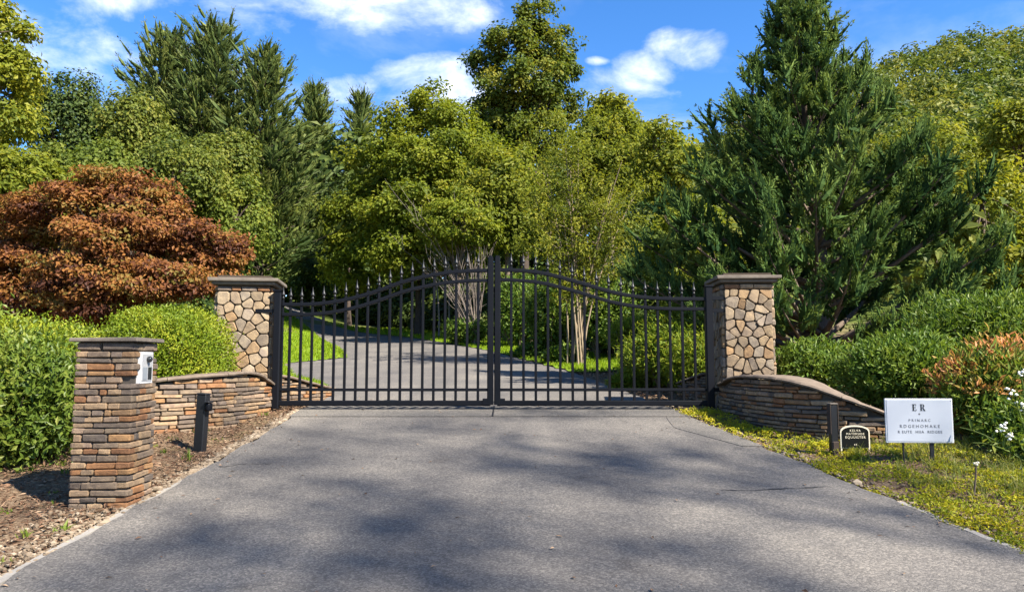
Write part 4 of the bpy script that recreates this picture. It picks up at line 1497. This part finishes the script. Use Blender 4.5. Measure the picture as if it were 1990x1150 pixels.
for i, (px, w) in enumerate(SAP):
    r = np.random.default_rng(200 + i)
    Y = 32 + .8 * (i % 3)
    p = at(px, 640, Y); b = np.array((p[0], Y, Tz(p[0], Y) - .05))
    h = 3.6 + r.uniform(0, .8)
    t = thing('sapling', b, 'slender pale trunk in the dark undergrowth, %s of the five' % w, 'sapling', 'saplings beyond the drive')
    pts = bez(b, b + np.array((r.uniform(-.2, .2), 0, h * .5)), b + np.array((r.uniform(-.5, .5), .2, h)), 7)
    link('trunk', mesh_np('trunk', [tube(pts, np.linspace(.05, .02, 7), 6)], M['bark_grey'], b, smooth=True), t)
    LV = Leaves()
    C = pts[-1] + r.normal(0, .4, (10, 3))
    clump_leaves(LV, C, np.full(10, .4), 40, .16, .09, pts[-1], r)
    link('crown', LV.mesh('crown', M['lf_dark'], b), t)

# --- clipped hedge and shrubs
def shell_shrub(name, label, cc, rad, seed, mat, leaf, n, power=2.6, wid=.5, cat='shrub', group=None, zcut=-.9, rough=.10, depth=.32, outw=.75, lob=None, stems=9, bark=None, vfn=None, updir=.25, parts=('branches', 'foliage')):
    r = np.random.default_rng(seed)
    cc = np.asarray(cc, float); rad = np.asarray(rad, float)
    d = unit(r.normal(0, 1, (int(n * 1.4), 3)))
    d = d[d[:, 2] > zcut][:n]; m = len(d)
    k = (np.abs(d) ** power).sum(1) ** (-1 / power)
    if lob is not None: k = k * lob(d)
    k = k * (1 - depth * r.random(m) ** 1.8) * (1 + rough * r.normal(0, .35, m))
    P = cc + d * k[:, None] * rad
    o = unit(d / rad)
    N = unit(o * .8 + UP * .4 + r.normal(0, .42, (m, 3)))
    D = unit(np.cross(N, r.normal(0, 1, (m, 3)))) * .7 + o * outw * .7 + UP * updir + r.normal(0, .2, (m, 3))
    g = np.random.default_rng(seed + 1)
    cw = g.normal(0, 3.2 / rad.max(), (3, 3))
    v = .5 + .16 * np.sin(P @ cw[0] * 2.1) + .10 * np.sin(P @ cw[1] * 4.0 + 1) + r.normal(0, .18, m)
    if vfn is not None: v = vfn(P, d, v, r)
    LV = Leaves()
    LV.add(P, D, N, leaf * r.uniform(.65, 1.3, m), leaf * wid * r.uniform(.7, 1.2, m), np.clip(v, 0, 1))
    # coarser leaves and twigs inside
    mi = m // 6
    di = unit(r.normal(0, 1, (mi, 3)))
    Pi = cc + di * (r.random(mi) ** .4 * .74)[:, None] * rad * ((np.abs(di) ** power).sum(1) ** (-1 / power))[:, None]
    LV.add(Pi, r.normal(0, 1, (mi, 3)), r.normal(0, 1, (mi, 3)), leaf * 2.0 * r.uniform(.7, 1.2, mi), leaf * 1.2, np.clip(r.normal(.35, .2, mi), 0, 1))
    b = np.array((cc[0], cc[1], Tz(cc[0], cc[1]) - .03))
    t = thing(name, b, label, cat, group)
    ch = []
    for i in range(stems):
        a = r.uniform(0, 6.28)
        tip = cc + np.array((math.cos(a), math.sin(a), r.uniform(.1, .8))) * rad * .78
        s0 = b + np.array((math.cos(a) * rad[0] * .28, math.sin(a) * rad[1] * .28, 0))
        ch.append(tube(bez(s0, (s0 + tip) / 2 + r.normal(0, .05, 3), tip, 6), np.linspace(.018, .005, 6), 5))
    link(parts[0], mesh_np(parts[0], ch, bark or M['bark'], b, smooth=True), t)
    link(parts[1], LV.mesh(parts[1], mat, b), t)
    return t

shell_shrub('clipped_hedge', 'long clipped hedge with yellow-green top running off the left edge', (-6.14, 7.75, 1.36), (1.70, .72, .57), 301, M['lf_hedge'], .040, 38000, power=5, wid=.55, cat='hedge', stems=14, rough=.18)
shell_shrub('clipped_shrub', 'rounded clipped shrub between the entry pillar and the gate pillar', (-3.77, 8.12, 1.47), (.63, .62, .585), 302, M['lf_hedge'], .036, 30000, power=3.0, wid=.5, stems=9, rough=.15)
shell_shrub('laurel_bush', 'loose glossy laurel bush in front of the hedge left of the entry pillar', (-4.36, 6.35, 1.12), (.80, .55, .60), 303, M['lf_laurel'], .066, 13000, power=2.8, wid=.40, lob=lobes(303, 12, .3, .82, 6), rough=.5, depth=.6, stems=16, bark=M['bark'])
shell_shrub('laurel_bush', 'greyish open bush at the far left edge in front of the hedge', (-5.05, 6.1, 1.05), (.62, .5, .62), 304, M['lf_laurel'], .06, 6000, power=2.4, wid=.34, lob=lobes(304, 12, .35, .75, 6), rough=.35, depth=.6, stems=22, bark=M['bark_grey'])

shell_shrub('green_shrub', 'dense green shrub right above the end of the curved wall', at(1745, 728, 7.75), (.62, .55, .44), 311, M['lf_shrub'], .07, 9000, power=2.2, wid=.36, lob=lobes(311, 12, .35, .78, 6), rough=.3, depth=.5, updir=.5)
shell_shrub('green_shrub', 'wide yew-like shrub at the right edge behind the orange-tipped shrub', at(1925, 648, 9.0), (.92, .7, .50), 312, M['lf_shrub'], .075, 10000, power=2.2, wid=.34, lob=lobes(312, 14, .35, .78, 6), rough=.3, depth=.5, updir=.5)
shell_shrub('green_shrub', 'small dark shrub in the shade beside the right gate pillar', at(1585, 715, 9.2), (.55, .5, .35), 313, M['lf_shrub'], .07, 5000, power=2.2, wid=.36, lob=lobes(313, 12, .35, .78, 6), rough=.3, depth=.5, updir=.4)
shell_shrub('orange_tipped_shrub', 'evergreen shrub with orange new tips at the right edge', at(1925, 770, 6.9), (.50, .45, .48), 314, M['lf_orange'], .075, 7500, power=2.3, wid=.34, lob=lobes(314, 14, .4, .74, 6), rough=.3, depth=.5, updir=.6,
            vfn=lambda P, d, v, r: np.clip(v * .55 + np.where((np.sin(P[:, 0] * 9 + P[:, 2] * 7) + np.sin(P[:, 1] * 11 + P[:, 2] * 5) > .15) & (d[:, 2] > .05), .48, 0) * r.uniform(.3, 1.1, len(v)), 0, 1))
shell_shrub('green_shrub', 'dark bush at the right edge below the orange-tipped shrub', at(2010, 850, 6.3), (.42, .4, .35), 315, M['lf_shrub'], .07, 4200, power=2.2, wid=.34, lob=lobes(315, 12, .35, .78, 6), rough=.3, depth=.5, updir=.4)

# behind the gate, on the right bank
FERN = [(1262, 705, 12.0, .52, .42, 'bright spreading juniper nearest the drive behind the right leaf'),
        (1300, 690, 11.2, .70, .50, 'bright spreading juniper in the middle of the right bank'),
        (1362, 715, 10.4, .55, .50, 'bright spreading juniper closest to the right gate pillar'),
        (1330, 630, 13.5, .7, .45, 'yellow-green juniper high on the right bank'),
        (1240, 650, 15.0, .75, .40, 'yellow-green juniper beside the pale-stemmed tree'),
        (1222, 748, 11.6, .3, .18, 'low bright juniper at the edge of the drive')]
for i, (px, py, Y, rx, rz, lab) in enumerate(FERN):
    c = at(px, py, Y)
    c[2] = max(c[2], Tz(c[0], Y) + rz * .35)
    shell_shrub('juniper_shrub', lab, c, (rx, rx * .8, rz), 320 + i, M['lf_fern'], .085, int(3200 + 3000 * rx), power=2.0, wid=.26, lob=lobes(320 + i, 10, .4, .7, 6), rough=.4, depth=.6, updir=.35, group='junipers on the right bank')
for i, (px, py, Y, rx, rz, lab) in enumerate([(905, 645, 27.6, .9, .55, 'small round bright green bush across the road'),
                                            (1040, 687, 21.8, .6, .28, 'low leafy green patch left of the pale stems'),
                                            (1095, 692, 19.2, .5, .25, 'low leafy green patch in front of the pale stems'),
                                            (1010, 600, 26, 1.2, 1.5, 'dark green bush behind the meeting stiles'),
                                            (1070, 610, 21.5, .9, 1.2, 'dark green bush left of the pale stems'),
                                            (1180, 615, 20.5, 1.0, 1.0, 'green bush right of the pale stems')]):
    c = at(px, py, Y)
    shell_shrub('round_bush', lab, c, (rx, rx * .8, rz), 340 + i, M['lf_shrub'], .13, 3800, power=2.0, wid=.5, lob=lobes(340 + i, 10, .4, .72, 6), rough=.35, depth=.5, group='bushes across the road')

# --- white flowering plant at the right edge
def flower_plant(name, label, base, stems, seed, heads, hr=.027):
    r = np.random.default_rng(seed)
    b = np.array((base[0], base[1], Tz(*base) - .02))
    t = thing(name, b, label, 'plant')
    ch = []; LV = Leaves()
    for tip in stems:
        tip = np.asarray(tip)
        pts = bez(b + r.normal(0, .04, 3) * np.array((1, 1, 0)), (b + tip) / 2 + np.array((0, 0, .12)), tip, 7)
        ch.append(tube(pts, np.linspace(.008, .004, 7), 5))
        k = pts[r.integers(1, 6, 16)]
        LV.add(k, r.normal(0, .7, (16, 3)) + UP * .5, UP + r.normal(0, .4, (16, 3)), .09, .03, np.clip(r.normal(.5, .25, 16), 0, 1))
    link('stems', mesh_np('stems', ch, M['lf_wild'], b, smooth=True), t)
    link('leaves', LV.mesh('leaves', M['lf_laurel'], b), t)
    for tip in stems[:heads]:
        bm = bmesh.new()
        for k in range(9):
            c = np.asarray(tip) + r.normal(0, hr * .75, 3) - b
            mt = Matrix.Translation(Vector(c)) @ Matrix.Rotation(r.uniform(0, 3), 4, 'X') @ Matrix.Diagonal((1, 1, .45, 1))
            bmesh.ops.create_icosphere(bm, subdivisions=1, radius=hr * r.uniform(.4, .62), matrix=mt)
        link('blossom', bm_mesh('blossom', bm, M['petal'], True), t)
    return t
flower_plant('white_flower', 'white flower clusters on long stems at the right edge', (3.98, 5.75),
             [at(1948, 832, 5.8), at(1968, 762, 5.85), at(1985, 725, 5.9), at(1960, 845, 5.75), at(1985, 790, 5.85), at(1890, 860, 5.8), at(1865, 830, 5.85)], 400, 5)
def seed_stalk():
    b = np.array((*at(1890, 975, 5.1)[:2], 0)); b[2] = Tz(b[0], b[1]) - .03
    tip = at(1897, 900, 5.1)
    t = thing('seed_stalk', b, 'single brown dried stalk with a pale seed head in front', 'plant')
    link('stem', mesh_np('stem', [tube(bez(b, (b + tip) / 2 + np.array((.01, 0, 0)), tip, 6), np.linspace(.008, .005, 6), 6)], M['bark'], b, smooth=True), t)
    bm = bmesh.new()
    for dx, dz, q in ((-.013, 0, .009), (.013, .004, .010), (0, .004, .008), (.003, -.008, .011)):
        bmesh.ops.create_icosphere(bm, subdivisions=1, radius=q, matrix=Matrix.Translation(Vector(tip - b) + Vector((dx, 0, dz))))
    link('seed_head', bm_mesh('seed_head', bm, M['cream'], True), t)
seed_stalk()

# ------------------------------------------------------------------ ground cover
def wall_front_left(x, y):       # inside the planted bed left of the drive
    return (x < left_edge(y) - .05) & (x > left_edge(y) - 3.6)
# gravel beside the drive
def pebbles(name, label, x, y, size, mat, seed, sink=.3):
    r = np.random.default_rng(seed)
    bm = bmesh.new(); bmesh.ops.create_icosphere(bm, subdivisions=1, radius=1)
    bv = np.array([v.co[:] for v in bm.verts]); bf = np.array([[v.index for v in f.verts] for f in bm.faces]); bm.free()
    n = len(x); nv = len(bv)
    V = np.repeat(bv[None], n, 0) * (1 + r.normal(0, .16, (n, nv, 1)))
    sc = size * r.lognormal(0, .35, n)
    V = V * (sc[:, None] * np.column_stack([r.uniform(.8, 1.5, n), r.uniform(.7, 1.1, n), r.uniform(.4, .75, n)]))[:, None]
    a = r.uniform(0, 6.28, n); c, s = np.cos(a)[:, None], np.sin(a)[:, None]
    V = np.stack([V[..., 0] * c - V[..., 1] * s, V[..., 0] * s + V[..., 1] * c, V[..., 2]], -1)
    V += np.column_stack([x, y, T(x, y) + relief(x, y) * sstep((np.abs(x) - 2.4) / .6) + sc * sink])[:, None]
    F = (bf[None] + np.arange(n)[:, None, None] * nv).reshape(-1, 3)
    vv = np.repeat(np.clip(r.normal(.5, .25, n), 0, 1), len(bf))
    return tag(link(name, mesh_np(name, [(V.reshape(-1, 3), F)], mat, attr=vv)), label, 'gravel', kind='stuff')
r_ = np.random.default_rng(21)
n = 5000
y = 2.2 + 6.6 * r_.random(n) ** 1.15
w = .10 + .55 * sstep((6.2 - y) / 2.6)
x = left_edge(y) - .02 - np.abs(r_.normal(0, 1, n)) * w * .55
k = ~((np.abs(x + 2.745) < .22) & (np.abs(y - 5.17) < .22))
pebbles('gravel', 'pale gravel strip along the left edge of the drive', x[k], y[k], .0115, M['gravel'], 22)
n = 700
y = r_.uniform(2.5, 9.2, n); x = right_edge(y) + .03 + np.abs(r_.normal(0, .13, n))
pebbles('gravel', 'sparse gravel along the right edge of the drive', x, y, .013, M['gravel'], 23)
# bark mulch
n = 26000
y = 2.2 + 6.8 * r_.random(n); x = left_edge(y) - .08 - 3.2 * r_.random(n) ** 1.2
k = ~((np.abs(x + 2.745) < .22) & (np.abs(y - 5.17) < .22))
x, y = x[k], y[k]; n = len(x)
LV = Leaves()
LV.add(np.column_stack([x, y, T(x, y) + relief(x, y) + r_.uniform(.0, .022, n)]), np.column_stack([r_.normal(0, 1, (n, 2)), r_.normal(.05, .25, n)]), UP + r_.normal(0, .45, (n, 3)),
       r_.uniform(.018, .06, n), r_.uniform(.006, .018, n), np.clip(r_.normal(.42, .27, n), 0, 1))
tag(link('bark_mulch', LV.mesh('bark_mulch', M['chip'], (0, 0, 0))), 'brown bark mulch in the bed left of the drive', 'mulch', kind='stuff')
# mulch on the bank behind the gate
n = 9000
x, y = r_.uniform(1.2, 5, n), r_.uniform(9.2, 19, n)
k = x > right_edge(y) + .05
x, y = x[k], y[k]; n = len(x)
LV = Leaves()
LV.add(np.column_stack([x, y, T(x, y) + r_.uniform(.0, .03, n)]), np.column_stack([r_.normal(0, 1, (n, 2)), r_.normal(.05, .25, n)]), UP + r_.normal(0, .45, (n, 3)),
       r_.uniform(.03, .09, n), r_.uniform(.012, .03, n), np.clip(r_.normal(.5, .27, n), 0, 1))
tag(link('bark_mulch', LV.mesh('bark_mulch', M['chip'], (0, 0, 0))), 'brown mulch and litter on the bank behind the right gate leaf', 'mulch', kind='stuff')

# yellow-green sedum mat on the right
def in_right_bed(x, y):
    wall = np.interp(y, [6.6, 6.8, 7.05, 7.5, 8.2, 8.7], [9, 3.05, 2.72, 2.5, 2.42, 2.40])
    return (x > right_edge(y) + .02) & (x < wall - .03) & (x < 6.0)
r_ = np.random.default_rng(25)
cx_, cy_ = scatter(3000, 1.9, 6.0, 2.4, 8.6, in_right_bed)
dist = cx_ - right_edge(cy_)
keep = r_.random(len(cx_)) < np.clip(1.2 - dist * .50, .14, 1)
cx_, cy_ = cx_[keep], cy_[keep]
m = len(cx_)
idx = np.repeat(np.arange(m), 46); q = len(idx)
sx = r_.normal(0, .055, q); sy = r_.normal(0, .055, q)
x, y = cx_[idx] + sx, cy_[idx] + sy
h = .045 * np.exp(-(sx ** 2 + sy ** 2) / .006) * r_.uniform(.4, 1.3, m)[idx]
ok = x > right_edge(y) - .015
x, y, h = x[ok], y[ok], h[ok]; q = len(x)
cvv = np.clip(r_.normal(.55, .24, m), 0, 1)[idx][ok]
LV = Leaves()
LV.add(np.column_stack([x, y, T(x, y) + relief(x, y) + h * r_.uniform(.5, 1.1, q)]), np.column_stack([r_.normal(0, .8, (q, 2)), r_.uniform(.0, 1.0, q)]), UP + r_.normal(0, .5, (q, 3)),
       r_.uniform(.016, .036, q), r_.uniform(.009, .017, q), np.clip(cvv + r_.normal(0, .14, q), 0, 1))
tag(link('sedum_mat', LV.mesh('sedum_mat', M['lf_sedum'], (0, 0, 0))), 'yellow-green sedum mat creeping along the right edge of the drive', 'ground cover', kind='stuff')
# chips and litter between the sedum
n = 8000
x, y = scatter(n, 1.9, 6.0, 2.4, 8.8, in_right_bed); n = len(x)
LV = Leaves()
LV.add(np.column_stack([x, y, T(x, y) + relief(x, y) + r_.uniform(.0, .02, n)]), np.column_stack([r_.normal(0, 1, (n, 2)), r_.normal(.05, .25, n)]), UP + r_.normal(0, .45, (n, 3)),
       r_.uniform(.018, .06, n), r_.uniform(.006, .018, n), np.clip(r_.normal(.5, .27, n), 0, 1))
tag(link('leaf_litter', LV.mesh('leaf_litter', M['chip'], (0, 0, 0))), 'brown litter between the sedum right of the drive', 'leaf litter', kind='stuff')

# wild grass tufts
def tufts(name, label, cx, cy, per, hmin, hmax, mat, seed, bw=.006, spread=.03):
    r = np.random.default_rng(seed)
    m = len(cx)
    idx = np.repeat(np.arange(m), per); q = len(idx)
    a = r.uniform(0, 6.28, q); lean = r.uniform(.1, .9, q)
    x, y = cx[idx] + r.normal(0, spread, q), cy[idx] + r.normal(0, spread, q)
    P = np.column_stack([x, y, T(x, y) + relief(x, y) - .01])
    L = (hmin + (hmax - hmin) * r.random(m))[idx] * r.uniform(.5, 1.1, q)
    d1 = np.column_stack([np.cos(a) * lean * .5, np.sin(a) * lean * .5, np.ones(q)])
    d2 = np.column_stack([np.cos(a) * lean * 1.5, np.sin(a) * lean * 1.5, np.ones(q) * .55])
    v = np.clip(r.normal(.5, .2, m)[idx] + r.normal(0, .15, q), 0, 1)
    # bent blade: two tapering quads
    d1, d2 = unit(d1), unit(d2)
    S = unit(np.cross(d1, r.normal(0, 1, (q, 3)))) * bw
    A = P; B = P + d1 * (L * .55)[:, None]; Cc = B + d2 * (L * .5)[:, None]
    V = np.stack([A - S * .5, A + S * .5, B + S * .45, B - S * .45, Cc + S * .06, Cc - S * .06], 1).reshape(-1, 3)
    o = np.arange(q)[:, None] * 6
    F = np.concatenate([o + np.array([[0, 1, 2, 3]]), o + np.array([[3, 2, 4, 5]])], 1).reshape(-1, 4)
    return tag(link(name, mesh_np(name, [(V, F)], mat, attr=np.repeat(v, 2))), label, 'grass', kind='stuff')
cx_, cy_ = scatter(900, 2.3, 5.6, 4.6, 6.9, in_right_bed)
dist = cx_ - right_edge(cy_)
k = (r_.random(len(cx_)) < np.clip((dist - .25) * 1.1, 0, 1))
tufts('wild_grass', 'rough grass tufts around the stakes of the white sign', cx_[k], cy_[k], 16, .05, .15, M['lf_wild'], 26)
cx_, cy_ = scatter(260, -5.5, -2.4, 3.2, 8.4, lambda x, y: (x < left_edge(y) - .12) & (np.hypot(x + 2.745, y - 5.17) > .35))
k = r_.random(len(cx_)) < .35
tufts('weeds', 'scattered small weeds in the mulch left of the drive', cx_[k], cy_[k], 14, .03, .10, M['lf_laurel'], 27, .011, .02)

n = 170
y = 3.2 + 7 * r_.random(n) ** 1.3; u = np.where(r_.random(n) < .7, r_.beta(.35, .35, n), r_.random(n)); x = left_edge(y) + .04 + (right_edge(y) - left_edge(y) - .08) * u
LV = Leaves()
LV.add(np.column_stack([x, y, T(x, y) + .021]), np.column_stack([r_.normal(0, 1, (n, 2)), r_.normal(.05, .12, n)]), UP + r_.normal(0, .25, (n, 3)), r_.uniform(.015, .045, n), r_.uniform(.008, .022, n), np.clip(r_.normal(.6, .3, n), 0, 1))
tag(link('fallen_leaves', LV.mesh('fallen_leaves', M['chip'], (0, 0, 0))), 'few dry leaves blown on to the asphalt', 'leaves', kind='stuff')

# ------------------------------------------------------------------ roadside trees beside the photographer: they throw the dappled shade on the drive
for i, (x, y, zc, rx, rz, ncl) in enumerate([(21.7, -11.6, 28.0, 4.2, 3.0, 38), (23.2, -14.8, 29.0, 4.2, 3.0, 34), (20.6, -9.4, 27.0, 3.4, 2.6, 14)]):
    make_tree('roadside_tree', ['tall open-crowned roadside tree outside the picture, nearest the gate', 'tallest roadside tree outside the picture', 'roadside tree outside the picture, nearest the drive'][i],
              (x, y), (x, y, zc), (rx, rx, rz), 500 + i, M['lf_green'], M['bark'], .20, .95, ncl, 44, trunk_r=.12, nlimb=8, inner=.12, lob=lobes(500 + i, 12, .45, .6, 7), group='roadside trees shading the drive', rexp=.5)
